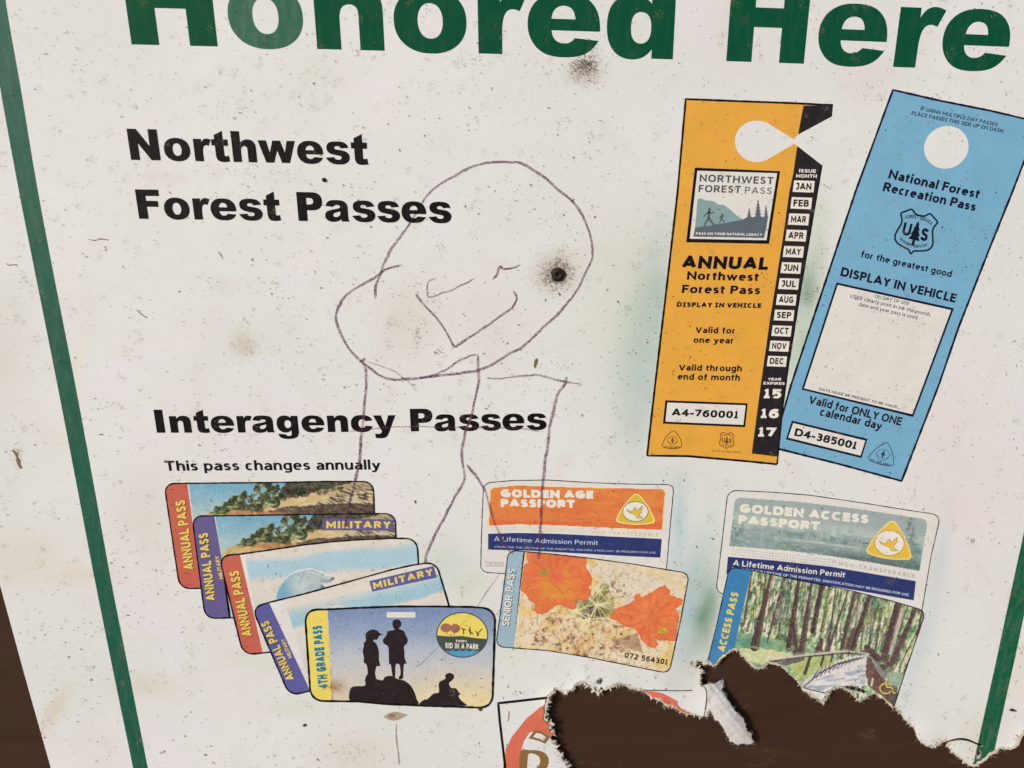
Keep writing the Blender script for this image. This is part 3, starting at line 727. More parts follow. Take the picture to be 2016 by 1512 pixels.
def glyph(ch, wt, xh, serif=False):
    key = (ch, round(wt, 3), round(xh, 3), serif)
    if key in GLY: return GLY[key]
    up = ch in UC; wd, s = (UC if up else LCD)[ch]
    Wd = wt if wd == 0 else wd*(1 + (wt-.15)*1.3)
    wt_ = wt*(1.0 if up else .94)
    polys = []
    ylo, yhi = (0, 1) if up else (0, 1)
    for st in parse_path(s):
        q = []
        for x, y, _ in st:
            X_ = wt_/2 + x*(Wd-wt_) if wd else Wd/2
            if up: Y_ = wt_/2 + y*(1-wt_)
            elif y <= 1 and y >= 0: Y_ = wt_/2 + y*(xh-wt_)
            elif y > 1: Y_ = (xh-wt_/2) + (y-1)*(1.02-xh) if y > 1.2 else wt_/2 + y*(xh-wt_)
            else: Y_ = wt_/2 + y*.27
            q.append((X_, Y_))
        q = np.array(q)
        closed = np.linalg.norm(q[0]-q[-1]) < 1e-6
        # straight ends reach the box
        if not closed:
            for e, o in ((0, 1), (-1, -2)):
                dv = q[e]-q[o]; dv /= np.linalg.norm(dv)+1e-9
                if abs(dv[0]) < .2 or abs(dv[1]) < .2: q[e] = q[e] + dv*wt_/2*.98
        # stroke with mitres
        n = len(q)
        if closed: q = q[:-1]; n -= 1
        L_, R_ = [], []
        for i in range(n):
            a = q[i-1] if (i > 0 or closed) else None; b = q[(i+1) % n] if (i < n-1 or closed) else None
            d1 = (q[i]-a) if a is not None else (b-q[i]); d2 = (b-q[i]) if b is not None else (q[i]-a)
            d1 = d1/(np.linalg.norm(d1)+1e-9); d2 = d2/(np.linalg.norm(d2)+1e-9)
            n1 = np.array([-d1[1], d1[0]]); n2 = np.array([-d2[1], d2[0]])
            mt = n1+n2; l2 = np.linalg.norm(mt)
            mt = n1 if l2 < .2 else mt/l2
            k = min(1/max(mt.dot(n1), .3), 2.6)
            L_.append(q[i]+mt*wt_/2*k); R_.append(q[i]-mt*wt_/2*k)
        if closed:
            for i in range(n): polys.append(np.array([L_[i], L_[(i+1) % n], R_[(i+1) % n], R_[i]]))
        else:
            for i in range(n-1): polys.append(np.array([L_[i], L_[i+1], R_[i+1], R_[i]]))
    if ch == 'I' and serif:
        Wd = wt + .28; polys = [p + [.14, 0] for p in polys]
        polys += [np.array([(0, 0), (Wd, 0), (Wd, wt*.8), (0, wt*.8)]), np.array([(0, 1-wt*.8), (Wd, 1-wt*.8), (Wd, 1), (0, 1)])]
    lo = 0 if ch not in 'gjpqy,' else -.32
    hi = 1.03
    if not up and ch in 'acemnorsuvwxzgpqy': hi = xh+.012
    if up: hi = 1.012; 
    if lo == 0: lo = -.012
    V = []; E = []
    for p in polys:
        b = len(V); V += [Vector((float(a[0]), float(a[1]))) for a in p]; E += [(b+i, b+(i+1) % len(p)) for i in range(len(p))]
    bx0 = min(v.x for v in V)-.1; bx1 = max(v.x for v in V)+.1
    b = len(V); V += [Vector((bx0, lo)), Vector((bx1, lo)), Vector((bx1, hi)), Vector((bx0, hi))]; E += [(b, b+1), (b+1, b+2), (b+2, b+3), (b+3, b)]
    r = delaunay_2d_cdt(V, E, [], 0, 1e-6)
    P = np.array([(v.x, v.y) for v in r[0]]); F = np.array([f for f in r[2] if len(f) == 3]); cen = P[F].mean(1)
    k = np.zeros(len(cen), bool)
    for p in polys: k |= inside(cen, p)
    k &= (cen[:, 1] > lo) & (cen[:, 1] < hi); F = F[k]
    a, b2, c = P[F[:, 0]], P[F[:, 1]], P[F[:, 2]]
    cr = (b2[:, 0]-a[:, 0])*(c[:, 1]-a[:, 1]) - (b2[:, 1]-a[:, 1])*(c[:, 0]-a[:, 0]); F[cr < 0] = F[cr < 0][:, ::-1]
    used = np.unique(F); mp = -np.ones(len(P), int); mp[used] = np.arange(len(used))
    GLY[key] = (Wd, P[used], mp[F]); return GLY[key]

def text(s, p0, p1, up, mat, layer, parent, name='lettering', wt=.19, xh=.72, gap=.12, space=.34, bow=0., serif=False, shadow=None, skew=0., label=None):
    if wt >= .15 and 'pass changes' not in s: wt *= 1.14
    x = 0; VV = []; FF = []; base = 0
    for ch in s:
        if ch == ' ': x += space; continue
        Wd, P, F = glyph(ch, wt, xh, serif)
        VV.append(P + [x, 0]); FF.append(F+base); base += len(P); x += Wd + gap
    tot = x - gap; V = np.vstack(VV); F = np.vstack(FF)
    A, D, U = frame(p0, p1, up)
    g = V[:, 0]/tot
    Wp = A + D*(g + skew*V[:, 1])[:, None] + U*(V[:, 1] + bow*4*g*(1-g))[:, None]
    Q = to_px(Wp)
    if Q[:, 1].max() > 1280 and Q[:, 0].max() > 1060:
        F = F[~in_hole(Q[F].mean(1))]
        if len(F) == 0: return None
    if shadow:
        Qs = Q + np.array(shadow[:2]); link('letter_shadow', mesh_from(lay_down(Qs, layer-.5), F), shadow[2], parent)
    return link(name, mesh_from(lay_down(Q, layer), F), mat, parent, label)

text('This pass changes annually', (326, 927), (749, 924.5), 20, BLACK, 9, sign, 'note_lettering', wt=.185, xh=.74, gap=.105, space=.34)

# ------------------------------------------------------------------ pictures printed on the cards
def picture(name, region, paint, layer, parent, step=1.35, label=None, holes=()):
    R = np.asarray(region, float); x0, y0 = R.min(0)-step; x1, y1 = R.max(0)+step
    xs = np.arange(x0, x1, step); ys = np.arange(y0, y1, step)
    Xg, Yg = np.meshgrid(xs, ys); P = np.stack([Xg.ravel(), Yg.ravel()], 1)
    col = np.clip(paint(P[:, 0], P[:, 1]), 0, 255)
    nx, ny = len(xs), len(ys)
    I, J = np.meshgrid(np.arange(nx-1), np.arange(ny-1)); a = (J*nx+I).ravel()
    F = np.stack([a, a+nx, a+nx+1, a+1], 1)
    cen = P[F].mean(1); k = inside(cen, R)
    for h_ in holes: k &= ~inside(cen, h_)
    if y1 > 1270 and x1 > 1060: k &= ~in_hole(cen)
    F = F[k]; used = np.unique(F); mp = -np.ones(len(P), int); mp[used] = np.arange(len(used))
    # pull boundary vertices is not needed: a printed outline covers the edge
    return link(name, mesh_from(lay_down(P[used], layer), mp[F], lin(col[used])), PICT, parent, label)

class Canvas:
    def __init__(s, x, y, rgb): s.x, s.y = x, y; s.P = np.stack([x, y], 1); s.c = np.tile(np.array(rgb, float), (len(x), 1))
    def mix(s, w, rgb):
        w = np.clip(w, 0, 1)[:, None]; rgb = np.asarray(rgb, float)
        s.c = s.c*(1-w) + rgb*w; return s
    def poly(s, pts, rgb, al=1., tex=0, sc_=6, seed=3, rag=0.):
        P = s.P
        if rag: P = P + np.stack([(vnoise(s.x, s.y, 5, seed)-.5), (vnoise(s.x, s.y, 5, seed+9)-.5)], 1)*rag
        w = inside(P, np.asarray(pts, float))*al
        rgb = np.asarray(rgb, float)
        if tex: rgb = rgb + ((fbm(s.x, s.y, sc_, seed, 3)-.5)*2*tex)[:, None]
        return s.mix(w, rgb)
    def blob(s, cx, cy, rx, ry, rgb, al=1., edge=.25, rag=.5, sc_=7, seed=4):
        d2 = ((s.x-cx)/rx)**2 + ((s.y-cy)/ry)**2 + (fbm(s.x, s.y, sc_, seed, 3)-.5)*2*rag
        return s.mix(np.clip((1-d2)/edge, 0, 1)*al, rgb)
    def line(s, a, b, w0, w1, rgb, al=1., rag=0., seed=2):
        a = np.array(a, float); b = np.array(b, float); dv = b-a; L2 = dv.dot(dv)
        t = np.clip(((s.P-a) @ dv)/L2, 0, 1); q = s.P-(a+t[:, None]*dv); dd = np.hypot(q[:, 0], q[:, 1])
        wd = w0+(w1-w0)*t
        if rag: dd = dd + (vnoise(s.x, s.y, 3.2, seed)-.5)*rag*2.2 + (vnoise(s.x, s.y, 11, seed+5)-.5)*rag*1.6
        return s.mix(np.clip((wd/2-dd)/.9+.5, 0, 1)*al, rgb)
    def grain(s, amp, sc_=2.4, seed=9):
        s.c = s.c + ((vnoise(s.x, s.y, sc_, seed)-.5)*2*amp)[:, None]; return s

def Z2(pts): return np.array([(320+a*.2381, 940+b*.2381) for a, b in pts])
def Z3(pts): return np.array([(1410+a*.21825, 1090+b*.21825) for a, b in pts])
def Z4(pts): return np.array([(1000+a*.17857, 1080+b*.17857) for a, b in pts])
def R6(pts): return np.array([(504+a*.25, 1134+b*.25) for a, b in pts])
def R7(pts): return np.array([(1008+a*.25, 1134+b*.25) for a, b in pts])
def R8(pts): return np.array([(1512+a*.25, 378+b*.25) for a, b in pts])

def dunes(ox, oy):
    o = np.array([ox*.2381, oy*.2381])
    def f(x, y):
        c = Canvas(x-o[0], y-o[1], (112, 168, 196)); X_, Y_ = c.x, c.y
        ty = np.clip((Y_-950)/62, 0, 1); c.mix(ty*.75, (196, 214, 212)); c.mix((fbm(X_, Y_, 40, 3)-.45)*.8, (205, 216, 214))
        Pz = lambda p: Z2(p)
        c.poly(Pz([(230,420),(300,360),(370,300),(520,225),(700,250),(900,235),(950,150),(1200,110),(1450,40),(1560,20),(1800,20),(1800,700),(600,700),(420,520),(270,400)]), (206, 178, 128), 1, 26, 9, 5, 3)
        c.poly(Pz([(900,220),(1100,170),(1400,90),(1600,20),(1800,20),(1800,330),(900,330)]), (214, 190, 142), .8, 24, 10, 6)
        c.poly(Pz([(940,180),(985,90),(1040,20),(1620,20),(1500,60),(1330,100),(1200,135),(1100,160),(1010,175)]), (48, 50, 42), 1, 46, 5, 7, 4)
        st = vnoise((X_+Y_*1.6)*.5, (Y_-X_*.42)*2.4, 6, 12)
        reg = inside(c.P, Pz([(1180,240),(1330,190),(1450,120),(1640,50),(1800,20),(1800,290),(1200,290)]))
        c.mix(reg*.45, (150, 138, 116)); c.mix(reg*np.clip((st-.48)*5, 0, 1)*.85, (58, 52, 50)); c.mix(reg*np.clip((.42-st)*5, 0, 1)*.7, (214, 206, 182))
        c.poly(Pz([(1080,60),(1300,20),(1760,20),(1740,80),(1500,100),(1300,150)]), (110, 98, 80), .35, 40, 5, 17, 5)
        c.poly(Pz([(860,290),(960,250),(1150,235),(1400,215),(1760,225),(1800,340),(860,340)]), (72, 58, 52), .85, 40, 7, 8, 4)
        c.poly(Pz([(500,290),(700,268),(900,285),(1100,300),(1100,420),(400,420)]), (176, 122, 86), .8, 36, 8, 9, 4)
        c.poly(Pz([(270,330),(330,310),(480,300),(640,330),(700,400),(270,420)]), (206, 176, 116), .75, 40, 6, 10, 4)
        r = random.Random(8); md = np.full(len(X_), 9.)
        for (a, b, ra, rb) in [(420,292,60,20),(470,275,60,26),(500,262,60,34),(560,222,62,40),(620,190,60,50),(690,170,66,52),(700,240,120,34),(800,225,90,45),(850,160,60,74),(880,90,50,66),(930,120,40,60),(930,190,45,60),(800,75,40,50)]:
            q = Z2([(a, b)])[0]; md = np.minimum(md, ((X_-q[0])/(ra*.2381))**2+((Y_-q[1])/(rb*.2381))**2)
        mk_ = np.clip((1.05 - md + (fbm(X_, Y_, 7, 51, 3)-.5)*3.0)/.22, 0, 1)
        fn = fbm(X_+Y_*.5, Y_*1.5, 6.5, 52, 3); fl_ = fbm(X_, Y_, 16, 53, 2)
        c.mix(mk_, (84, 98, 62)); c.mix(mk_*np.clip((.49-fn)*14, 0, 1)*.85, (40, 50, 36)); c.mix(mk_*np.clip((fn-.52)*12, 0, 1)*.85, (146, 152, 98)); c.mix(mk_*np.clip((fn-.62)*12, 0, 1)*.7, (190, 188, 138))
        c.mix(mk_*np.clip((.45-fl_)*6, 0, 1)*.5, (44, 52, 40))
        for k in range(60):
            a = r.uniform(980, 1500); q = Z2([(a, 60+(1500-a)*.16+r.uniform(-30, 40))])[0]; g = r.uniform(.6, 1.5)
            c.blob(q[0], q[1], r.uniform(2, 6), r.uniform(2, 5), (60*g, 62*g, 52*g), .7, .5, 1., 4, k % 9)
        c.mix(np.clip((fbm(X_, Y_, 3.5, 91, 2)-.55)*3, 0, 1)*.35*(Y_ > 955+ (560-X_)*.25), (226, 214, 176))
        return c.grain(9).c
    return f

def snow_bear(x, y):
    c = Canvas(x, y, (224, 216, 206))
    yy = y - (1118 - (x-480)*.105)             # distance below the upper edge of the blue band
    n = (fbm(x, y, 60, 5, 3)-.5)*14
    band = np.clip((yy+n+18)/14, 0, 1)*np.clip((34-yy-n)/14, 0, 1)
    c.mix(band*.95, (170, 204, 222)); c.mix(np.clip(band-.5, 0, 1)*fbm(x, y, 30, 8), (176, 208, 222))
    c.mix(np.clip((yy-44+n)/30, 0, 1)*.8, (214, 212, 208))
    bear = Z2([(940,1020),(945,960),(955,925),(985,880),(1010,845),(1060,800),(1110,775),(1180,758),(1240,758),(1300,780),(1345,802),(1395,818),(1420,832),(1400,848),(1365,868),(1315,868),(1345,905),(1290,925),(1130,965),(1000,1040)])
    c.poly(bear + np.array([0, -1.2]), (240, 238, 230), 1); c.poly(bear + np.array([.3, 1.3]), (172, 190, 198), 1, 12, 8, 4, .6)
    m = inside(c.P, bear)
    q = Z2([(1000, 960)])[0]; c.mix(m*np.exp(-(((x-q[0])/26)**2+((y-q[1])/34)**2))*.9, (112, 168, 204))
    q = Z2([(1130, 900)])[0]; c.mix(m*np.exp(-(((x-q[0])/20)**2+((y-q[1])/26)**2))*.8, (204, 214, 214)); q = Z2([(1250, 835)])[0]; c.mix(m*np.exp(-(((x-q[0])/20)**2+((y-q[1])/10)**2))*.6, (196, 208, 208)); c.mix(m*np.exp(-((y-x*.28-Z2([(1200,775)])[0][1]+Z2([(1200,775)])[0][0]*.28)/3)**2)*.6, (222, 226, 222))
    c.mix(m*np.clip((vnoise(x*1.5, y, 7, 8)-.55)*2, 0, 1)*.4, (150, 176, 190))
    for a, b, r_, al in [(1410,834,2.8,.95),(1395,845,2.4,.6),(1326,802,1.7,.9),(1236,806,2.2,.55),(1128,808,1.6,.4),(1320,905,4.5,.55),(1385,858,2.4,.4)]:
        q = Z2([(a, b)])[0]; c.mix(np.clip(1.4-np.hypot(x-q[0], y-q[1])/r_, 0, 1)*al, (70, 78, 84))
    c.line(Z2([(1175, 770)])[0], Z2([(1130, 880)])[0], 3, 6, (146, 168, 182), .45, .6); c.mix(m*np.exp(-(((x-Z2([(1340,850)])[0][0])/9)**2+((y-Z2([(1340,856)])[0][1])/3)**2))*.7, (126, 146, 156))
    q = Z2([(1226, 800)])[0]; rr_ = np.hypot(x-q[0], y-q[1]); c.mix(np.clip(1.4-np.abs(rr_-3.2), 0, 1)*.8, (232, 234, 230)); c.mix(np.clip(2.2-rr_, 0, 1)*.5, (120, 136, 146))
    return c.grain(5).c
def snow_far(x, y):
    c = Canvas(x, y, (226, 219, 210))
    yy = y - (1214 - (x-545)*.235)
    n = (fbm(x, y, 60, 15, 3)-.5)*12
    band = np.clip((yy+n+14)/22, 0, 1)*np.clip((32-yy-n)/6, 0, 1)
    c.mix(band*.95, (160, 198, 216)); c.mix(np.clip((yy-34+n)/26, 0, 1)*.7, (212, 210, 206))
    c.mix(np.exp(-(((x-665)/26)**2+((y-1197)/7)**2))*.9, (226, 228, 226))
    return c.grain(5).c

def dusk(x, y):
    c = Canvas(x, y, (124, 146, 186)); t = (y-1200)/185 + (fbm(x, y, 60, 6)-.5)*.12
    c.mix(np.clip(t/.42, 0, 1)*.85, (176, 188, 206)); c.mix(np.clip((t-.25)/.35, 0, 1)*.75, (208, 204, 206))
    c.mix(np.clip((t-.55)/.4, 0, 1)*(.45+.5*np.clip((x-640)/330, 0, 1)), (238, 218, 164))
    c.mix(np.clip((t-.6)/.4, 0, 1)*np.clip((760-x)/130, 0, 1)*.55, (214, 190, 172))
    c.mix(np.exp(-(((x-655)/22)**2+((y-1352)/12)**2))*.5, (150, 100, 60))
    return c.grain(7, 2.2).c

def cactus(x, y):
    c = Canvas(x, y, (232, 216, 188)); P = Z4
    c.mix((fbm(x, y, 26, 3, 4)-.48)*3, (228, 196, 112)); c.mix(np.clip(fbm(x, y, 10, 7, 3)-.55, 0, 1)*2.2, (214, 168, 98))
    c.mix((vnoise(x, y, 5, 14) > .80)*.35, (150, 110, 80))
    c.poly(P([(1000,120),(1950,260),(1900,520),(1500,480),(1300,640),(1150,560),(1000,350)]), (226, 214, 198), .5, 14, 8, 5)
    n = fbm(x, y, 7, 12, 4)
    low = P([(180,1100),(330,860),(560,640),(760,560),(1000,520),(1200,700),(1430,900),(1490,1150),(1200,1140),(900,1240),(500,1180)])
    m = inside(c.P + np.stack([(vnoise(x, y, 12, 4)-.5)*12, (vnoise(x, y, 12, 5)-.5)*12], 1), low)
    c.mix(m*np.clip((n-.44)*4, 0, 1)*.6, (206, 160, 108)); c.mix(m*np.clip((n-.57)*6, 0, 1)*.75, (150, 108, 98)); c.mix(m*np.clip((n-.66)*8, 0, 1)*.7, (104, 74, 72)); c.mix(m*np.clip((.40-n)*7, 0, 1)*.8, (236, 204, 132))
    c.poly(P([(1150,1010),(1430,930),(1490,1150),(1180,1060)]), (150, 116, 96), .55, 30, 5, 6, 3)
    c.blob(*P([(960,640)])[0], 42, 28, (128, 128, 74), .9, .4, .7, 8, 5); c.blob(*P([(1060,450)])[0], 12, 12, (132, 134, 72), .8, .3, .6)
    c.blob(*P([(930,720)])[0], 22, 16, (86, 70, 56), .8, .4, .8, 5, 6)
    c.mix((vnoise(x*.7+y*.7, x-y, 4, 33) > .74)*np.exp(-(((x-P([(1230,430)])[0][0])/28)**2+((y-P([(1230,430)])[0][1])/26)**2))*.8, (120, 96, 90))
    r = random.Random(5)
    hub = P([(980,620),(740,690),(900,780),(1010,470)])
    for h_, k in zip(hub, (22, 18, 16, 10)):
        for i in range(k):
            a = r.uniform(0, 6.283); l = r.uniform(18, 58); c.line(h_, h_+np.array([math.cos(a), math.sin(a)*.8])*l, 2.0, .8, (238, 230, 186), r.uniform(.6, .95))
    for i in range(46):
        q = P([(r.uniform(250, 1400), r.uniform(700, 1120))])[0]; a = r.uniform(0, 3.14); l = r.uniform(5, 20)
        c.line(q, q+np.array([math.cos(a), math.sin(a)])*l, 1.6, .6, (r.uniform(110, 240), r.uniform(90, 200), r.uniform(80, 150)), .7)
    fl1 = [(200,40),(860,100),(870,150),(855,200),(900,260),(930,330),(920,400),(890,420),(915,480),(880,560),(800,575),(745,560),(755,650),(720,675),(650,650),(600,615),(520,630),(480,670),(400,720),(330,715),(270,680),(310,620),(230,570),(210,520),(140,460),(165,300),(175,190),(220,150)]
    fl2 = [(1730,405),(1790,470),(1780,510),(1860,540),(1930,560),(1920,620),(1850,660),(1890,750),(1870,850),(1845,1020),(1700,1010),(1620,1000),(1660,1060),(1620,1095),(1560,1090),(1480,1020),(1440,940),(1400,890),(1290,850),(1200,800),(1120,760),(1180,670),(1330,610),(1390,570),(1400,520),(1450,490),(1470,545),(1550,500),(1650,440)]
    for fl in (fl1, fl2): c.poly(P(fl), (228, 122, 72), 1, 12, 12, 8, 2.6)
    m = (inside(c.P, P(fl1)) | inside(c.P, P(fl2)))
    c.mix(m*np.clip((fbm(x, y, 16, 31, 3)-.5)*2.5, 0, 1)*.8, (228, 104, 66))
    for hx, hy, n_, ln_ in ((520, 330, 26, 60), (1560, 760, 24, 62)):
        h_ = P([(hx, hy)])[0]
        for i in range(n_):
            a = i*6.283/n_+r.uniform(-.1, .1); v_ = np.array([math.cos(a), math.sin(a)]); L_ = r.uniform(.6, 1)*ln_
            w_ = Canvas(x, y, (0, 0, 0)).line(h_+v_*8, h_+v_*L_, r.uniform(.8, 2.2), r.uniform(2, 5), (1, 1, 1), r.uniform(.12, .34), .8, i).c[:, 0]
            c.mix(m*w_, (250, 160, 98) if i % 2 else (196, 76, 50))
    gr = np.zeros(len(x))
    for sh_ in ((2.2, 0), (-2.2, 0), (0, 2.2), (0, -2.2)): gr += ~(inside(c.P+np.array(sh_), P(fl1)) | inside(c.P+np.array(sh_), P(fl2)))
    c.mix(m*np.clip(gr, 0, 1)*.5, (206, 86, 60)); c.mix(m*(vnoise(x, y, 2.6, 35) > .86)*.35, (246, 178, 130))
    for (a, b, ra, rb, rgb, al) in [(560,420,200,120,(230,150,64),.8),(430,420,60,120,(230,160,60),.7),(560,520,150,30,(228,166,66),.7),(540,320,80,70,(222,96,84),.8),(1480,640,90,110,(236,140,84),.6),(640,250,50,60,(236,156,70),.6)]:
        q = P([(a, b)])[0]; c.mix(m*np.exp(-(((x-q[0])/(ra*.1786))**2+((y-q[1])/(rb*.1786))**2))*al, rgb)
    c.line(P([(430,300)])[0], P([(620,510)])[0], 1.2, 1.2, (140, 86, 44), .6, .8); c.line(P([(620,510)])[0], P([(700,420)])[0], 1.0, .8, (150, 100, 50), .5, .8)
    c.blob(*P([(395,262)])[0], 6, 7, (134, 158, 76), .95, .4, .4, 4); c.blob(*P([(1705,905)])[0], 10, 6, (206, 186, 66), .9, .3, .8, 4); c.line(P([(1670,890)])[0], P([(1740,925)])[0], 1.2, .8, (100, 80, 40), .7)
    return c.grain(7, 2.1).c

def swamp_walk(x, y):
    c = Canvas(x, y, (208, 212, 176)); P = Z3
    n = fbm(x+y*.2, y*.7, 7, 3, 3); n2 = fbm(x, y, 26, 7, 2); n3 = fbm(x+y*.25, y*.45, 4.6, 13, 2)
    c.mix(np.clip((n-.46)*7, 0, 1)*.85, (132, 176, 124)); c.mix(np.clip((n-.58)*8, 0, 1)*.85, (78, 134, 96)); c.mix(np.clip((.44-n)*9, 0, 1)*.85, (236, 231, 210))
    c.mix(np.clip((n2-.50)*5, 0, 1)*np.clip((n3-.45)*6, 0, 1)*.75, (204, 208, 112))
    c.mix(np.clip((n3-.60)*9, 0, 1)*.75, (58, 66, 54)); c.mix(np.clip((.38-n3)*9, 0, 1)*.6, (240, 236, 222))
    # slanting thin trunks of the stand behind
    r = random.Random(3)
    for i in range(78):
        a = r.uniform(230, 1900); tx = a - r.uniform(40, 150); y0 = 120+(a-250)*.235; y1 = r.uniform(560, 900)+(a-250)*.12
        c.line(P([(a, y0)])[0], P([(tx, y1)])[0], r.uniform(1, 3), r.uniform(1.6, 4), (r.uniform(60, 112), r.uniform(54, 96), r.uniform(52, 88)), r.uniform(.4, .85), .8, i)
    c.mix(np.clip((fbm(x, y, 4.2, 77, 2)-.60)*7, 0, 1)*.6, (150, 190, 132))
    c.poly(P([(120,700),(420,740),(640,800),(900,880),(1100,930),(1100,1300),(0,1300),(0,800)]), (132, 170, 132), .95, 30, 9, 5, 3)
    c.poly(P([(140,850),(400,850),(700,900),(980,900),(800,1010),(400,1000),(120,930)]), (224, 222, 170), .85, 26, 7, 6, 6)
    c.poly(P([(150,760),(420,760),(500,830),(250,850)]), (98, 150, 118), .8, 20, 6, 8, 4)
    c.poly(P([(640,960),(1000,910),(1100,980),(900,1060),(800,1140),(700,1120)]), (188, 196, 120), .85, 34, 6, 9, 4)
    c.poly(P([(1500,1060),(1760,1080),(1700,1300),(1560,1200)]), (160, 186, 162), .9, 26, 6, 10, 3)
    tr = [(325,140,250,640,14,22),(500,170,345,840,24,84),(450,170,410,600,16,22),(600,240,460,800,12,16),(745,240,655,850,34,66),(860,260,765,900,22,64),(700,560,720,900,10,60),(955,275,870,700,44,50),
          (1080,300,1010,860,12,20),(1190,330,1010,880,14,28),(1250,350,1130,870,22,44),(1390,370,1300,640,44,46),(1300,640,1210,880,46,66),(1240,680,1180,880,30,60),(1650,440,1560,760,74,72),(1560,760,1495,1080,72,92),
          (1795,495,1690,760,40,56),(1690,760,1560,1040,56,52),(1850,560,1790,860,16,22),(1790,860,1700,1080,20,34),(950,780,920,880,40,70),(1360,850,1480,980,60,80),(1840,640,1650,1030,10,14),(1500,520,1440,860,10,12)]
    for i, (a, b, a2, b2, w0, w1) in enumerate(tr):
        k = r.uniform(.85, 1.15)
        c.line(P([(a, b)])[0], P([(a2, b2)])[0], w0*.21, w1*.21, (80*k, 60*k, 60*k), .95, .5, i+5)
        c.line(P([(a+w0*.3, b)])[0], P([(a2+w1*.3, b2)])[0], w0*.05, w1*.05, (150, 120, 110), .4, .6, i+9)
    for (a, b, a2, b2, w0, w1) in tr:
        if b2 > 790 and w1 > 30:
            q = P([(a2, b2)])[0]
            for k in range(7): c.line(q+np.array([r.uniform(-1, 1)*w1*.16, 3.5]), q+np.array([r.uniform(-1, 1)*w1*.2, -r.uniform(0, 5)]), 2.2, .8, (r.uniform(110, 150), r.uniform(140, 180), 118), .85)
    c.line(P([(1680,500)])[0], P([(1570,900)])[0], 8, 6, (222, 208, 196), .75, .7, 3)
    c.poly(P([(1300,870),(1420,860),(1450,930),(1380,915)]), (96, 66, 66), .8, 20, 4, 3, 3)
    # railing and deck
    c.poly(P([(480,970),(780,915),(800,960),(640,1010),(520,1000)]), (104, 100, 96), .95, 24, 5, 3, 3)
    for q0, q1, w_ in [((490,955),(900,905),4.2),((900,905),(1180,880),3.8),((1180,880),(1380,905),3.2)]: c.line(P([q0])[0]+np.array([0, 1.5]), P([q1])[0]+np.array([0, 1.5]), w_+2.2, w_+1.6, (72, 62, 60), .85, .3); c.line(P([q0])[0], P([q1])[0], w_, w_*.8, (218, 208, 200), .95, .2)
    c.line(P([(850,930)])[0], P([(1380,885)])[0], 1.4, 1.4, (90, 74, 74), .8, .5)
    for a, b, a2, b2, w_ in [(850,930,800,1080,6),(970,920,945,1010,4.5),(1055,905,1035,970,4),(1130,900,1115,940,3),(1200,885,1190,925,2.6)]: c.line(P([(a, b)])[0], P([(a2, b2)])[0], w_, w_, (58, 50, 50), .92, .3)
    c.poly(P([(760,1180),(900,1060),(1060,985),(1200,930),(1370,910),(1360,1040),(1345,1195),(1200,1200),(1060,1190),(1015,1250),(800,1225)]), (220, 217, 216), 1, 12, 7, 3, 1)
    st = vnoise((x*.35-y*.1), (y+x*.18)*2.4, 8, 44); dk = inside(c.P, P([(760,1180),(900,1060),(1060,985),(1200,930),(1370,910),(1345,1195),(1060,1190),(1015,1250),(800,1225)]))
    c.mix(dk*np.clip((st-.58)*5, 0, 1)*.75, (150, 162, 184)); c.mix(dk*np.clip((.52-st)*5, 0, 1)*.85, (232, 226, 224))
    for q0, q1 in [((780,1190),(930,1060)),((930,1060),(1100,975)),((1100,975),(1300,925))]:
        q = np.array([0, 3.6]); c.line(P([q0])[0]+q, P([q1])[0]+q, 4.4, 3.0, (60, 52, 54), .85, .3); c.line(P([q0])[0], P([q1])[0], 5.2, 3.6, (224, 218, 212), .95, .2)
    for t in np.linspace(.12, .95, 13):
        a = P([(800+t*540, 1172-290*t+60*t*t)])[0]; b_ = P([(905+t*470, 1000-150*t+40*t*t)])[0]; c.line(a, a+(b_-a)*.62, 2.6*(1-t*.5), 2.0*(1-t*.5), (58, 50, 52), .85, .2)
    c.poly(P([(1360,920),(1400,960),(1500,1080),(1570,1190),(1640,1260),(1620,1400),(1480,1270),(1380,1200),(1350,1090)]), (104, 72, 66), .97, 16, 6, 3, 2)
    c.poly(P([(1380,905),(1430,960),(1560,1120),(1600,1180),(1520,1150),(1440,1040)]), (150, 160, 160), .8, 14, 5, 5, 2)
    c.line(P([(1412,1130)])[0], P([(1400,1190)])[0], 4, 4, (222, 210, 200), .9)
    c.poly(P([(1560,1180),(1640,1200),(1640,1400),(1560,1330)]), (92, 88, 82), .8, 20, 6, 7, 3)
    # pale strip below the picture on the card
    c.poly(P([(700,1222),(800,1219),(1025,1250),(1060,1255),(1060,1500),(700,1500)]), (222, 212, 200), 1)
    c.mix(np.clip((fbm(x, y, 3, 79, 2)-.6)*5, 0, 1)*.3, (214, 206, 196)); c.c = c.c*.98+3
    return c.grain(10, 2.2).c

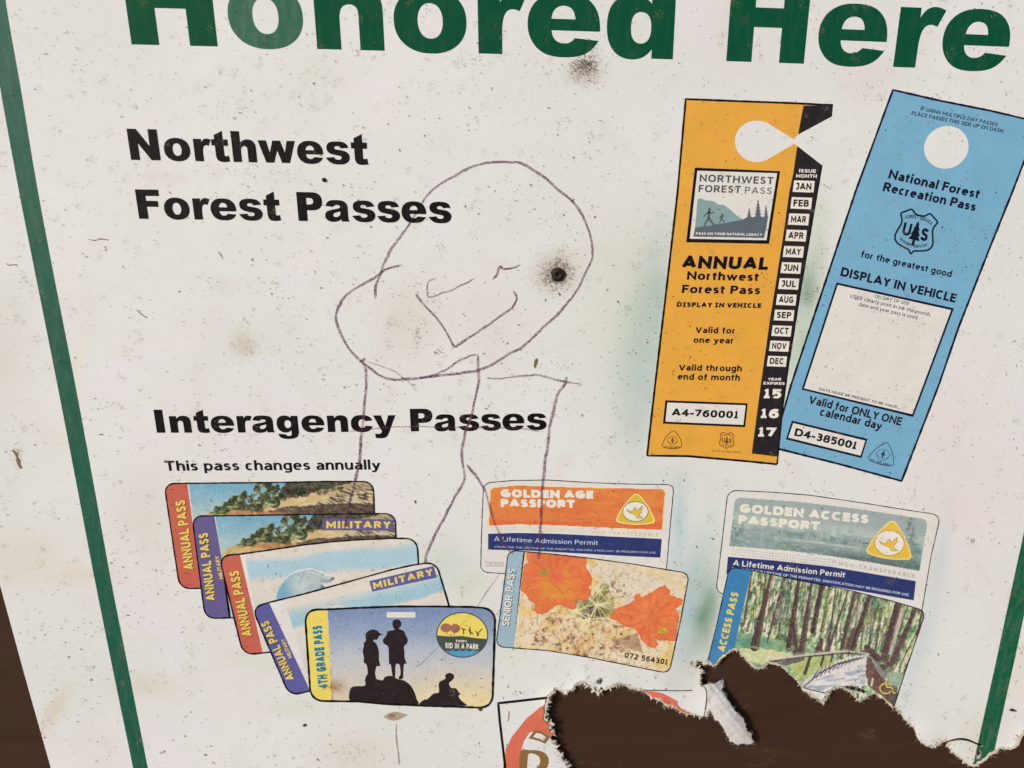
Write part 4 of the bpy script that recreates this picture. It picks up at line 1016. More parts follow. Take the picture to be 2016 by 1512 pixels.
def sunset_banner(x, y):
    c = Canvas(x, y, (226, 128, 70)); n = fbm(x*.35, y*1.6, 16, 3, 4)
    c.mix(np.clip((n-.46)*4, 0, 1)*.6, (228, 146, 72)); c.mix(np.clip((.46-n)*4, 0, 1)*.6, (216, 106, 62))
    c.mix(np.clip((y-1008)/20, 0, 1)*.5, (222, 104, 62)); c.mix(np.exp(-((y-976)/16)**2)*.4, (230, 142, 66))
    for yy in (1012, 1017, 1022): c.mix(np.exp(-((y-yy-(x-963)*.02)/1.0)**2)*.4, (236, 160, 100))
    return c.grain(7, 2.2).c
def winter_lake(x, y):
    c = Canvas(x, y, (162, 175, 174)); yy = y - (x-1446)*.13
    n = fbm(x, y, 12, 3, 4)
    c.mix(np.clip((yy-1030)/30, 0, 1)*.5, (138, 156, 154)); c.mix(np.exp(-((yy-1016)/10)**2)*.6, (188, 202, 196))
    c.mix(np.exp(-((yy-1034)/9)**2)*np.clip((x-1540)/40, 0, 1)*np.clip((n-.42)*5, 0, 1)*.8, (104, 136, 134))
    c.mix(np.exp(-((yy-1026)/9)**2)*np.clip((n-.5)*6, 0, 1)*.7, (208, 216, 208))
    c.mix(np.exp(-((yy-1047)/1.6)**2)*np.clip((x-1560)/15, 0, 1)*np.clip((1700-x)/20, 0, 1)*.8, (204, 214, 206))
    c.mix(np.clip((yy-1050)/8, 0, 1)*.55, (108, 132, 130)); c.mix(np.clip((yy-1052)/8, 0, 1)*np.clip((1560-x)/60, 0, 1)*.6, (158, 180, 176))
    tl = fbm(x*1.3, y*.5, 6, 41, 3)
    c.mix(np.exp(-((yy-1038)/7)**2)*np.clip((tl-.42)*6, 0, 1)*.7*np.clip((x-1470)/60, 0, 1), (112, 134, 134))
    c.mix(np.clip((fbm(x, y*2.2, 9, 42, 3)-.52)*5, 0, 1)*.4*(yy > 1018), (206, 212, 206)); c.mix(np.clip((yy-1058)/8, 0, 1)*np.clip((x-1600)/80, 0, 1)*.6, (84, 104, 102))
    for i in range(16):
        a = 1788 + 8*math.sin(i); c.mix(np.clip(1.2-(((x-1795+ i % 3*3)/(6+i*1.3))**2+((y-1018-i*6)/4.0)**2), 0, 1)*np.clip((fbm(x, y, 5, i)-.35)*4, 0, 1)*.7, (96, 122, 118))
    c.mix(np.exp(-(((x-1447)/16)**2+((y-1050)/26)**2))*np.clip((vnoise(x+y, x-y, 5, 3)-.4)*4, 0, 1), (108, 136, 134))
    return c.grain(8, 2.2).c

# ------------------------------------------------------------------ card colours
RED = ink('red_band', (199, 100, 84), .06); PURPLE = ink('violet_band', (104, 92, 144), .05); BLUEV = ink('blue_violet_band', (94, 94, 160), .05)
YELLOW = ink('yellow_letter', (232, 208, 96), .04); YEL = ink('yellow_band', (236, 216, 108), .05); TEAL = ink('teal_letter', (22, 128, 160), .04)
SKYB = ink('pale_blue_band', (158, 186, 204), .05); MIDB = ink('mid_blue_band', (62, 132, 184), .06); NAVYB = ink('navy_band', (44, 56, 112), .06)
WHITE = ink('white_letter', (236, 230, 220), .03); GREY = ink('grey_letter', (118, 122, 120), .06); DGREY = ink('dark_grey_letter', (72, 74, 72), .06)
TAN = ink('tan_letter', (224, 196, 140), .08); PALEG = ink('pale_grey_letter', (186, 180, 170), .08); AMBER = ink('amber_emblem', (232, 192, 72), .05)
GOLD = ink('gold_emblem', (216, 190, 60), .05); SHAD = ink('letter_shadow_ink', (62, 44, 50), .05); PALEBL = ink('pale_blue_letter', (196, 206, 224), .08)
SIL = ink('silhouette_ink', (40, 30, 34), .04); SLATE = ink('slate_ink', (92, 104, 112), .06); SEAG = ink('sea_green_ink', (136, 164, 166), .06)
BROWN = ink('brown_letter', (142, 104, 64), .05); CORAL = ink('coral_ink', (218, 112, 90), .06); EMG = ink('emblem_green', (72, 82, 76), .05); EMB = ink('emblem_blue', (84, 158, 202), .05)
MAROON = ink('maroon_ink', (168, 108, 92), .05); CHAR = ink('charcoal_ink', (38, 33, 37), .04, spec=.2)
BROWNLINE = ink('brown_line_ink', (120, 74, 34), .05); BLUELINE = ink('blue_line_ink', (44, 74, 112), .05)

def card(loop, layer, line_w, base=None, label=None, name='pass_card', line_mat=None):
    b = fill(name, [loop], base or CREAM, layer, sign, spacing=16, label=label)
    outline('outline', loop, line_w, line_mat or BLACK, layer+2.6, b, True, jitter=.22, step=3)
    return b
def clipped(loop, quad):
    """part of a rounded card to one side: intersection through a predicate"""
    return loop

def band_fill(name, cardloop, quad, mat, layer, parent):
    P, F = cdt([quad], [], 16, clip=True, pred=None)
    V2 = [np.asarray(quad), np.asarray(cardloop)]
    P, F = cdt(V2, [], 16, clip=True, pred=lambda c: inside(c, quad) & inside(c, cardloop))
    return link(name, mesh_from(lay_down(P, layer), F), mat, parent)

def side_text(s, p0, p1, up, parent, layer, mat=None, wt=.2, shadow=True, gap=.12, name='lettering'):
    text(s, p0, p1, up, mat or YELLOW, layer, parent, name, wt=wt, gap=gap, space=.40, shadow=(1.5, 1.0, SHAD) if shadow else None)

# card 1
c1 = rounded([(323,952),(430,951),(534,950),(640,948),(735,948),(742,1150),(600,1155),(354,1159)], (0, 4, 7), 20)
b = card(c1, 1, 3.0, label='backmost pass card with red band and dune picture')
picture('landscape_picture', [(369,940),(760,940),(760,1170),(398,1170)], dunes(0, 0), 2, b, holes=[]) if False else None
def pic_in(name, cardloop, quad, paint, layer, parent, label=None, step=1.35):
    R = np.asarray(quad, float); x0, y0 = np.maximum(R.min(0), np.asarray(cardloop).min(0))-step; x1, y1 = np.minimum(R.max(0), np.asarray(cardloop).max(0))+step
    box = np.array([(x0, y0), (x1, y0), (x1, y1), (x0, y1)])
    xs = np.arange(x0, x1, step); ys = np.arange(y0, y1, step)
    Xg, Yg = np.meshgrid(xs, ys); P = np.stack([Xg.ravel(), Yg.ravel()], 1); nx, ny = len(xs), len(ys)
    I, J = np.meshgrid(np.arange(nx-1), np.arange(ny-1)); a = (J*nx+I).ravel(); F = np.stack([a, a+nx, a+nx+1, a+1], 1)
    cen = P[F].mean(1); k = inside(cen, R) & inside(cen, cardloop)
    if y1 > 1270 and x1 > 1060: k &= ~in_hole(cen)
    F = F[k]; used = np.unique(F); mp = -np.ones(len(P), int); mp[used] = np.arange(len(used)); Q = P[used]
    col = np.clip(paint(Q[:, 0], Q[:, 1]), 0, 255)
    return link(name, mesh_from(lay_down(Q, layer), mp[F], lin(col)), PICT, parent, label)

pic_in('landscape_picture', c1, [(369,930),(800,930),(800,1200),(401,1200)], dunes(0, 0), 2, b)
band_fill('side_band', c1, [(300,930),(369,930),(369,954),(396,1154),(400,1200),(300,1200)], RED, 2, b)
side_text('ANNUAL PASS', (382,1120), (364,984), (-19,3), b, 3.4, wt=.2)

c2 = rounded([(378,1016),(480,1015),(580,1013),(680,1012),(778,1011),(784,1200),(600,1212),(404,1218)], (0, 4, 7), 20)
b = card(c2, 4, 3.0, label='second pass card with violet band and dune picture marked military')
pic_in('landscape_picture', c2, [(422,1000),(830,1000),(830,1260),(456,1260)], dunes(225, 265), 5, b)
band_fill('side_band', c2, [(350,1000),(420,1000),(422,1016),(453,1202),(458,1260),(350,1260)], PURPLE, 5, b)
side_text('ANNUAL PASS', (424,1181), (409,1048), (-18,3), b, 6.4)
side_text('MILITARY', (440,1139), (431,1094), (-8,1.5), b, 6.4, wt=.18, shadow=False)
fill('title_strip', [[(635,1021),(775,1023),(774,1045),(634,1044)]], PURPLE, 6.4, b)
text('MILITARY', (642,1040), (769,1040), (0,-14), YELLOW, 7, b, wt=.22, gap=.2)

c3 = rounded([(431,1094),(472,1091),(530,1083),(596,1073),(650,1067),(700,1063),(768,1060),(821,1060),(832,1270),(700,1288),(530,1284),(479,1290)], (0, 7, 11), 22)
b = card(c3, 7.5, 3.3, label='third pass card with red band and sleeping white bear picture')
pic_in('bear_picture', c3, [(472,1040),(900,1040),(900,1300),(521,1300)], snow_bear, 8.5, b)
band_fill('side_band', c3, [(400,1040),(460,1040),(472,1091),(517,1283),(522,1310),(400,1310)], RED, 8.5, b)
side_text('ANNUAL PASS', (497,1251), (470,1123), (-19,3), b, 10)

c4 = rounded([(496,1196),(530,1186),(600,1169),(680,1147),(770,1122),(810,1113),(858,1106),(884,1193),(900,1280),(700,1340),(612,1360),(570,1370)], (0, 6, 11), 20)
b = card(c4, 11, 3.3, label='fourth pass card with blue violet band and snow picture marked military')
pic_in('snow_picture', c4, [(530,1080),(950,1080),(950,1400),(626,1400)], snow_far, 12, b)
band_fill('side_band', c4, [(470,1150),(520,1150),(530,1187),(608,1354),(620,1400),(470,1400)], BLUEV, 12, b)
side_text('ANNUAL PASS', (580,1336), (528,1221), (-15,6), b, 13.4)
side_text('MILITARY', (575,1294), (560,1257), (-7,2.6), b, 13.4, wt=.18, shadow=False)
fill('title_strip', [[(727,1144),(854,1114),(860,1137),(733,1165)]], BLUEV, 13.4, b)
text('MILITARY', (736,1160), (853,1132), (-3,-13), YELLOW, 14, b, wt=.22, gap=.2)

c5 = rounded([(600,1200),(640,1200),(700,1197),(779,1194),(860,1194),(929,1195),(975,1199),(969,1394),(854,1390),(754,1386),(704,1381),(612,1380)], (0, 6, 7, 11), 24)
b = card(c5, 15, 4.2, label='frontmost pass card with yellow band and black hiker silhouettes')
pic_in('dusk_picture', c5, [(644,1180),(1000,1180),(1000,1420),(656,1420)], dusk, 16, b)
band_fill('side_band', c5, [(590,1180),(643,1180),(644,1204),(655,1379),(656,1420),(590,1420)], YEL, 16, b)
text('4TH GRADE PASS', (646,1354), (634,1231), (-19,2), TEAL, 17, b, wt=.27, gap=.13, space=.50)
fill('punch_slot', [rounded([(761,1205),(818,1205),(818,1216),(761,1216)], (0,1,2,3), 3)], CREAM, 17, b)
def sil(name, pts): return fill(name, [smooth(R6(pts), 3, True)], SIL, 17.3, b, spacing=12)
sil('rock_silhouette', [(740,985),(742,890),(780,868),(855,865),(862,830),(880,800),(935,800),(960,815),(1000,820),(1015,795),(1060,785),(1090,800),(1130,815),(1170,825),(1220,865),(1250,920),(1265,970),(1265,1015),(1000,1006),(860,995)])
def sil2(name, pts, lay): return fill(name, [smooth(R6(pts), 3, True)], SIL, lay, b, spacing=12)
sil2('hiker_silhouette', [(862,838),(865,790),(880,765),(870,700),(848,680),(850,640),(840,590),(850,545),(845,530),(865,510),(862,470),(870,445),(905,422),(945,425),(975,450),(998,465),(970,470),(955,500),(930,502),(925,515),(945,530),(962,570),(970,620),(968,660),(978,708),(950,712),(938,765),(945,800),(935,838)], 17.8)
sil2('hiker_silhouette', [(1075,380),(1080,350),(1110,342),(1135,352),(1145,375),(1138,400),(1125,415),(1165,435),(1180,470),(1195,500),(1190,530),(1165,555),(1170,600),(1170,640),(1185,690),(1165,695),(1160,780),(1158,805),(1135,815),(1122,800),(1138,770),(1130,700),(1100,700),(1095,800),(1075,790),(1062,700),(1048,690),(1045,600),(1040,555),(1005,530),(1000,500),(1025,470),(1040,435),(1090,425),(1080,405)], 17.8)
sil2('seated_hiker_silhouette', [(1290,1015),(1320,975),(1350,970),(1375,945),(1400,925),(1440,915),(1438,860),(1450,830),(1490,810),(1490,785),(1510,765),(1540,765),(1560,785),(1555,810),(1535,830),(1520,845),(1535,880),(1575,885),(1600,920),(1620,930),(1595,940),(1610,975),(1660,1015),(1640,1022),(1430,1022)], 17.8)
em = ellipse(910, 1250, 50, 44, 60, .03)
fill('round_emblem', [em], YEL, 17.3, b)
fl = em[(em[:, 1] > 1252)]
arcl = np.vstack([[(860.5,1251),(885,1253),(910,1252),(935,1256),(959.5,1258)], fl[np.argsort(-fl[:, 0])]])
fill('emblem_hill', [arcl], EMG, 18, b)
lo_ = em[(em[:, 1] > 1280)]; wav = [(881+ i*3.4, 1281+1.6*math.sin(i*1.6)) for i in range(18)]
fill('emblem_water', [np.vstack([wav, lo_[np.argsort(-lo_[:, 0])]])], EMB, 18.6, b)
outline('emblem_rim', em, 2.2, EMG, 19, b)
text('KID IN A PARK', (877,1276), (942,1279), (0,-11), WHITE, 18.8, b, wt=.20, gap=.15, space=.5)
text('EVERY', (898,1264), (919,1265), (0,-4.5), WHITE, 18.8, b, wt=.2)
for q in [(878,1236,11,9),(896,1237,10,9)]: fill('emblem_tree', [ellipse(*q, 16)], MAROON, 18.2+.3*(q[0] > 880), b)
for q in [((879,1240),(880,1250)),((895,1240),(894,1251))]: outline('emblem_trunk', q, 1.4, MAROON, 18.9, b, closed=False)
for q in [((912,1238),(913,1249)),((908,1237),(917,1240)),((925,1234),(926,1250)),((922,1240),(932,1249)),((936,1242),(943,1251)),((949,1238),(941,1247)),((941,1246),(939,1253))]:
    outline('emblem_figure', q, 2.0, SIL, 18.9, b, closed=False)

# ---- golden age card
def bird(cx, cy, s, mat, lay, parent, line, rot=0.):
    pts = [(-.80,-.30),(-.55,-.12),(-.22,-.10),(-.16,-.34),(-.04,-.42),(.10,-.36),(.08,-.22),(.14,-.12),(.36,-.34),(.62,-.62),(.56,-.14),(.36,.18),(.40,.42),(.66,.56),(.50,.64),(.16,.62),(.0,.32),(-.30,.16),(-.62,.0)]
    L_ = smooth([(cx+a*s, cy+bb*s*.86) for a, bb in pts], 3, True)
    fill('emblem_bird', [L_], mat, lay, parent); outline('emblem_bird_line', L_, .8, line, lay+.5, parent)
def tri(pts, bulge, n=9):
    out = []; cen = np.mean(pts, 0)
    for i in range(3):
        a, bb = np.array(pts[i], float), np.array(pts[(i+1) % 3], float); m = (a+bb)/2; o = (m-cen); o /= np.linalg.norm(o)
        for t in np.linspace(.06, .94, n): out.append(a+(bb-a)*t + o*bulge*4*t*(1-t))
    return np.array(out)
ga = rounded([(952,951),(1009,946),(1079,945),(1158,950),(1238,953),(1327,954),(1319,1040),(1310,1145),(1000,1130),(946,1126),(948,1050)], (0, 5, 9), 14)
b = card(ga, 1, 1.7, label='card with orange banner reading golden age passport')
orr = rounded([(966,961),(1019,956),(1099,959),(1178,961),(1309,963),(1303,1043),(1198,1039),(1099,1034),(1019,1032),(963,1035)], (0, 4), 8)
fill('banner_border', [orr + (orr-orr.mean(0))/np.linalg.norm(orr-orr.mean(0), axis=1)[:, None]*1.8], ink('peach_ink', (244, 214, 150), .05), 2, b)
pic_in('banner', orr, [(900,900),(1400,900),(1400,1100),(900,1100)], sunset_banner, 3, b)
nb = np.array([(961,1051),(1019,1049),(1099,1051),(1200,1056),(1303,1061),(1300,1098),(1218,1094),(1129,1089),(1039,1084),(961,1082)], float)
fill('navy_strip', [nb], NAVYB, 2, b)
for i in range(40):
    q0 = (966+i*4.9, 1036.5-(0 if i < 10 else -(i-10)*.13)); 
dots = [ellipse(967+i*5.2+(j % 2)*2, 1039+j*4.2+max(0, i-12)*.14 - (3 if i > 8 else 2)*.0, 1.4, 1.1, 6) for i in range(36) for j in range(2)]
fill('dotted_rows', dots, TAN, 2, b, spacing=None)
text('GOLDEN AGE', (986,979), (1168,982), (-.5,-16), WHITE, 4, b, wt=.28, gap=.10, space=.34)
text('PASSPORT', (986,998), (1132,1000), (-.5,-16), WHITE, 4, b, wt=.28, gap=.10)
text('NON-TRANSFERABLE', (1164,1051), (1296,1056), (0,-6.5), TAN, 2.5, b, wt=.2, gap=.4)
text('A Lifetime Admission Permit', (973,1065), (1177,1073), (0,-9), PALEBL, 3, b, wt=.13, bow=-.05)
text('VALID FOR THE LIFETIME OF THE PERMITTEE. IDENTIFICATION MAY BE REQUIRED FOR USE.', (973,1078), (1292,1090), (0,-3.6), PALEBL, 3, b, wt=.12, name='small_print')
text('Signature', (956,1110), (992,1111), (0,-6), GREY, 2, b, wt=.08, name='signature')
outline('signature_line', [(957,1114),(994,1114)], .9, DGREY, 2, b, closed=False)
t3 = tri([(1253,969),(1291,1029),(1211,1027)], 5)
fill('emblem_border', [t3], ink('pale_yellow', (250, 226, 150), .04), 4, b)
fill('triangular_emblem', [t3.mean(0)+(t3-t3.mean(0))*.93], GOLD, 4.6, b)
e3 = ellipse(1251, 1007, 25, 19.5, 40); fill('emblem_disc', [e3], WHITE, 5.2, b); outline('emblem_ring', e3, 1.2, DGREY, 5.8, b)
bird(1251, 1008, 22, AMBER, 5.9, b, DGREY)

# ---- senior pass card
sp = rounded([(1001,1083),(1089,1091),(1161,1099),(1250,1111),(1357,1129),(1340,1220),(1317,1326),(1283,1319),(1158,1294),(1080,1281),(976,1273),(990,1170)], (0, 4, 6, 10), 15)
b = card(sp, 7, 2.1, label='card with orange cactus flowers and pale blue band')
pic_in('flower_picture', sp, [(1033,1060),(1400,1060),(1400,1360),(1009,1360),(1011,1273)], cactus, 8, b, step=1.25)
band_fill('side_band', sp, [(950,1060),(1034,1060),(1033,1089),(1011,1273),(1009,1320),(950,1320)], SKYB, 8, b)
side_text('SENIOR PASS', (1002,1233), (1015,1121), (-14,-1.5), b, 10, mat=WHITE, wt=.17)
text('072 564301', (1229,1295), (1313,1309), (2,-11), CHAR, 10, b, wt=.19, gap=.14, space=.45)

# ---- golden access card
gc = rounded([(1433,965),(1520,969),(1595,975),(1704,991),(1791,1005),(1852,1014),(1833,1095),(1812,1220),(1620,1190),(1409,1168),(1420,1080)], (0, 5, 9), 17)
b = card(gc, 1, 1.7, label='card with grey green banner reading golden access passport')
wl = rounded([(1447,979),(1573,988),(1682,1001),(1827,1023),(1810,1124),(1725,1109),(1638,1095),(1551,1084),(1436,1075)], (0, 3), 12)
pic_in('banner', wl, [(1400,900),(1900,900),(1900,1200),(1400,1200)], winter_lake, 2, b)
nb = np.array([(1433,1096),(1530,1104),(1638,1116),(1720,1130),(1803,1144),(1799,1182),(1638,1154),(1530,1140),(1430,1130)], float)
fill('navy_strip', [nb], NAVYB, 2, b)
dots = [ellipse(1444+i*5.6-j, 1081+j*5+i*.62, 1.5, 1.2, 6) for i in range(36) for j in range(3)]
fill('dotted_rows', dots, PALEG, 2, b, spacing=None)
text('GOLDEN ACCESS', (1456,1009), (1709,1031), (1.5,-17.5), WHITE, 4, b, wt=.26, gap=.10, bow=.06)
text('PASSPORT', (1453,1031), (1613,1044), (1.5,-17), WHITE, 4, b, wt=.26, gap=.10)
text('NON-TRANSFERABLE', (1651,1113), (1800,1138), (1.5,-8), PALEG, 2.5, b, wt=.17, gap=.34)
text('A Lifetime Admission Permit', (1443,1113), (1663,1137), (1.2,-11), WHITE, 3, b, wt=.15)
text('VALID FOR THE LIFETIME OF THE PERMITTEE. IDENTIFICATION MAY BE REQUIRED FOR USE.', (1440,1121), (1790,1174), (.8,-5), PALEBL, 3, b, wt=.16, name='small_print', bow=.5)
t3 = tri([(1758,1022),(1796,1101),(1703,1088)], 6)
fill('emblem_border', [t3], ink('pale_yellow', (250, 226, 150), .04), 4, b)
fill('triangular_emblem', [t3.mean(0)+(t3-t3.mean(0))*.94], AMBER, 4.6, b)
e3 = ellipse(1751, 1069, 29, 24.5, 40, .1); fill('emblem_disc', [e3], WHITE, 5.2, b); outline('emblem_ring', e3, 1.2, ink('brown_ring', (170, 130, 70), .04), 5.8, b)
bird(1751, 1071, 25, AMBER, 5.9, b, BROWN)

# ---- access pass card
ap = rounded([(1436,1116),(1480,1123),(1585,1145),(1672,1162),(1759,1184),(1823,1203),(1781,1326),(1756,1403),(1680,1378),(1585,1355),(1480,1338),(1388,1324),(1410,1235)], (0, 5, 7, 11), 15)
b = card(ap, 7, 1.9, label='torn card with woodland boardwalk picture and blue band')
pic_in('woodland_picture', ap, [(1480,1090),(1850,1090),(1850,1450),(1430,1450),(1433,1330),(1447,1271),(1465,1188),(1480,1123)], swamp_walk, 8, b, step=1.2)
band_fill('side_band', ap, [(1370,1090),(1481,1090),(1480,1123),(1465,1188),(1447,1271),(1433,1330),(1430,1400),(1370,1400)], MIDB, 8, b)
side_text('ACCESS PASS', (1427,1284), (1455,1168), (-14.5,-4), b, 10, wt=.22, shadow=False)
# wheelchair symbol
wc = lambda pts: Z3(pts)
outline('wheelchair_symbol', smooth(wc([(1530,1150),(1535,1190),(1545,1205),(1580,1205),(1600,1255),(1620,1255)]), 3), 2.6, YELLOW, 10, b, closed=False)
outline('wheelchair_symbol', smooth(wc([(1520,1170),(1485,1190),(1478,1225),(1500,1255),(1545,1262),(1575,1240)]), 4), 2.4, YELLOW, 10.4, b, closed=False)
fill('wheelchair_symbol', [ellipse(*Z3([(1536,1130)])[0], 2.8, 2.8, 12)], YELLOW, 10, b)
outline('wheelchair_symbol', wc([(1532,1178),(1565,1180)]), 1.8, YELLOW, 10.8, b, closed=False)

# ------------------------------------------------------------------ orange hanging pass
op = np.array([(1350,195),(1450,199),(1560,203),(1640,207),(1638,229),(1571,265),(1561,276),(1561,281),(1572,289),(1618,325),(1605,400),(1592,480),(1578,558),(1565,640),(1552,720),(1541,800),(1530,914),(1470,908),(1354,898),(1274,897),(1290,756),(1301,663),(1312,570),(1334,378)], float)
hole = [(1562,274)] + [(1490+43.5*math.cos(a), 278-41*math.sin(a)) for a in np.radians(np.linspace(52, 308, 30))] + [(1562,284)]
hole = np.array(hole)
b = fill('hanging_pass', [op], ORANGE, 4, sign, sub=[hole], spacing=18, label='orange hanging tag pass with a column of months')
strip = np.array([(1569,290),(1562,340),(1554,378),(1541,470),(1527,560),(1516,628),(1498,756),(1480,893),(1531,899),(1541,800),(1552,720),(1578,558),(1592,480),(1605,400),(1618,325),(1572,289)], float)
fill('black_month_strip', [strip], CHAR, 5, b)
fill('black_tab', [np.array([(1582,208),(1640,207),(1638,229),(1571,265)], float)], CHAR, 5, b)
outline('outline', op[list(range(16, 24))+[0, 1, 2, 3]], 4.2, BLACK, 6.2, b, closed=False, jitter=.15, step=4)
outline('outline', np.array([(1618,325),(1605,400),(1578,558),(1552,720),(1541,800),(1530,914)]), 3.2, BLACK, 6.4, b, closed=False, jitter=.15, step=4)
# picture box
fill('picture_frame', [np.array([(1368,330),(1536,337),(1514,480),(1351,477)], float)], BLACK, 5, b)
fill('picture_panel', [np.array([(1373,336),(1530,341),(1509,473),(1358,470)], float)], CREAM, 5.6, b)
q1 = lambda pts: np.array([(1340+a*.13889, 320+c*.13889) for a, c in pts])
text('NORTHWEST', (1377,357.5), (1522,363), (1,-14.5), DGREY, 6.4, b, wt=.17, gap=.17)
text('FOREST', (1375,378), (1458,380), (1,-14), DGREY, 6.4, b, wt=.17, gap=.17)
text('PASS', (1466,381), (1519,382.5), (1,-13.5), GREY, 6.4, b, wt=.15, gap=.2)
hill = q1([(240,520),(290,505),(330,530),(400,540),(440,545),(480,555),(520,585),(560,600),(600,595),(640,620),(690,655),(740,700),(790,745),(840,780),(895,808),(620,862),(400,900),(205,925)])
fill('hill', [hill], SEAG, 6.2, b)
fill('slope', [q1([(205,922),(400,895),(600,860),(780,830),(890,805),(950,770),(1100,775),(1240,765),(1215,930),(1180,1070),(600,1058),(180,1050)])], SLATE, 6.6, b)
def spruce(cx, top, base, wd):
    pts = [(cx, top)]; n = 6
    for i in range(1, n+1):
        y = top+(base-top)*i/n; w_ = wd*(i/n)*.5+6
        pts += [(cx+w_, y), (cx+w_*.45, y+4)]
    pts2 = [(2*cx-a, c_) for a, c_ in pts[1:]][::-1]
    fill('spruce', [q1(pts+pts2)], SLATE, 7.0, b, spacing=None)
spruce(972, 645, 775, 60); spruce(1098, 520, 780, 110); spruce(1210, 600, 775, 66)
for pts, w_ in [([(412,665),(400,720),(395,790)], 5.5), ([(405,700),(360,730),(325,770)], 3), ([(405,705),(440,720),(485,700)], 3), ([(395,790),(355,850),(335,905)], 4.2), ([(400,785),(440,845),(480,885)], 4.2),
                ([(585,745),(582,790)], 3.5), ([(582,760),(548,795)], 2.2), ([(582,762),(625,750)], 2.2), ([(582,790),(550,860)], 2.8), ([(584,792),(625,845)], 2.8)]:
    outline('walker_figure', q1(pts), w_*.95, SLATE, 7.2, b, closed=False, step=2)
for cx_, cy_, r_ in [(412,655,2.6),(587,732,2.1)]: fill('walker_figure', [ellipse(*q1([(cx_, cy_)])[0], r_, r_, 10)], SLATE, 7.4, b, spacing=None)
text('PASS ON YOUR NATURAL LEGACY', (1370,462), (1500,464.5), (.5,-5), WHITE, 7.6, b, wt=.2, gap=.14)
T = lambda s, p0, p1, up, mat=BLACK, **k: text(s, p0, p1, up, mat, 6.5, b, **k)
T('ANNUAL', (1342,528), (1511,531.5), (3,-25), wt=.235, gap=.13)
T('Northwest', (1352,550.5), (1493,553.5), (1.5,-16.5), wt=.195, xh=.76, gap=.12)
T('Forest Pass', (1342,577), (1496,579.5), (1.5,-16.5), wt=.195, xh=.76, gap=.12, space=.38)
T('DISPLAY IN VEHICLE', (1332,604), (1498,606.5), (1,-9.5), wt=.25, gap=.15, serif=True)
T('Valid for', (1369,655.5), (1447,657), (1,-12), wt=.19, xh=.76, gap=.12, space=.40)
T('one year', (1365,675), (1444,676.5), (1,-12), wt=.19, xh=.76, gap=.12, space=.40)
T('Valid through', (1336,729.5), (1460,731.5), (1,-12.3), wt=.19, xh=.76, gap=.12, space=.40)
T('end of month', (1334,747.5), (1456,749.5), (1,-12.3), wt=.19, xh=.76, gap=.12, space=.40)
fill('serial_frame', [np.array([(1310,788),(1472,794),(1467,841),(1305,834)], float)], BLACK, 5, b)
fill('serial_panel', [np.array([(1314,792.5),(1468,798),(1463.5,836.5),(1310,830)], float)], CREAM, 5.6, b)
T('A4-760001', (1322,818.5), (1452,824), (1.5,-14.5), wt=.20, gap=.10)
T('ISSUE', (1573,339.5), (1606,340.5), (.5,-7), WHITE, wt=.2)
T('MONTH', (1567,349.5), (1608,350.5), (.5,-7), WHITE, wt=.2)
boxes = [(1563.5,355,40),(1559,388,39.5),(1554,420,39),(1549,452,39),(1544,484,38.5),(1539.5,516,38),(1535,547.5,38),(1530.5,579,37.5),(1526,609.5,37.5),(1521.5,640.5,37),(1517,670.5,37),(1512.5,700.5,36.5)]
for k, (mn, (bx, by, bw)) in enumerate(zip('JAN FEB MAR APR MAY JUN JUL AUG SEP OCT NOV DEC'.split(), boxes)):
    hb = 23.5-.22*k
    fill('month_box', [np.array([(bx, by), (bx+bw+.5, by+1.3), (bx+bw-2, by+hb+.8), (bx-3, by+hb-.8)], float)], WHITE, 5.6, b)
    T(mn, (bx+5.0-2.4, by+hb-5.2), (bx+bw-6.5, by+hb-4.2), (1.2, -hb*.58), wt=.2, gap=.13)
for s_, p0, p1 in [('15', (1503,784), (1538,784.5)), ('16', (1497,823), (1533,823.5)), ('17', (1492,859.5), (1527,860.5))]:
    T(s_, p0, p1, (1,-18.5), WHITE, wt=.22, gap=.16)
T('YEAR', (1512,749), (1538,749.5), (.3,-5.5), WHITE, wt=.2); T('EXPIRES', (1503,757), (1545,758), (.3,-5.5), WHITE, wt=.2)

# agency marks: generic shield and triangle badges
def shield(pts_fn, lay, parent, mat, lw, letter_pts, tree_pts, texts=()):
    loop = smooth(pts_fn, 3, True)
    outline('shield_outline', loop, lw, mat, lay, parent, step=3)
    return loop
def tri_badge(top, right, left, parent, lay, mat):
    t_ = tri([top, right, left], 4); outline('badge_outline', t_, 1.5, mat, lay, parent, step=3)
    cen = t_.mean(0); k = np.linalg.norm(np.array(right)-np.array(left))/38
    ux = (np.array(right, float)-np.array(left))/np.linalg.norm(np.array(right, float)-np.array(left)); uy = np.array([-ux[1], ux[0]])
    pt = lambda a, c_: tuple(cen+ux*a*k+uy*c_*k)
    outline('badge_ring', ellipse(*pt(0, -1), 9*k, 8*k, 20), 1.0, mat, lay, parent, step=3)
    fill('badge_tree', [np.array([pt(0,-8), pt(3.5,0), pt(1,0), pt(1,4), pt(-1,4), pt(-1,0), pt(-3.5,0)])], mat, lay+.4, parent, spacing=None)
    outline('badge_wave', [pt(-8,1), pt(-4,3.5), pt(4,3.5), pt(8,1)], .9, mat, lay+.8, parent, closed=False, step=3)
    text('U.S. FEE AREA', pt(-15, 12.5), pt(14, 12.5), tuple(-uy*4.5*k), mat, lay, parent, wt=.2, gap=.14, bow=-.25)
tri_badge((1326,847), (1343,880), (1303,879), b, 6.5, BROWNLINE)
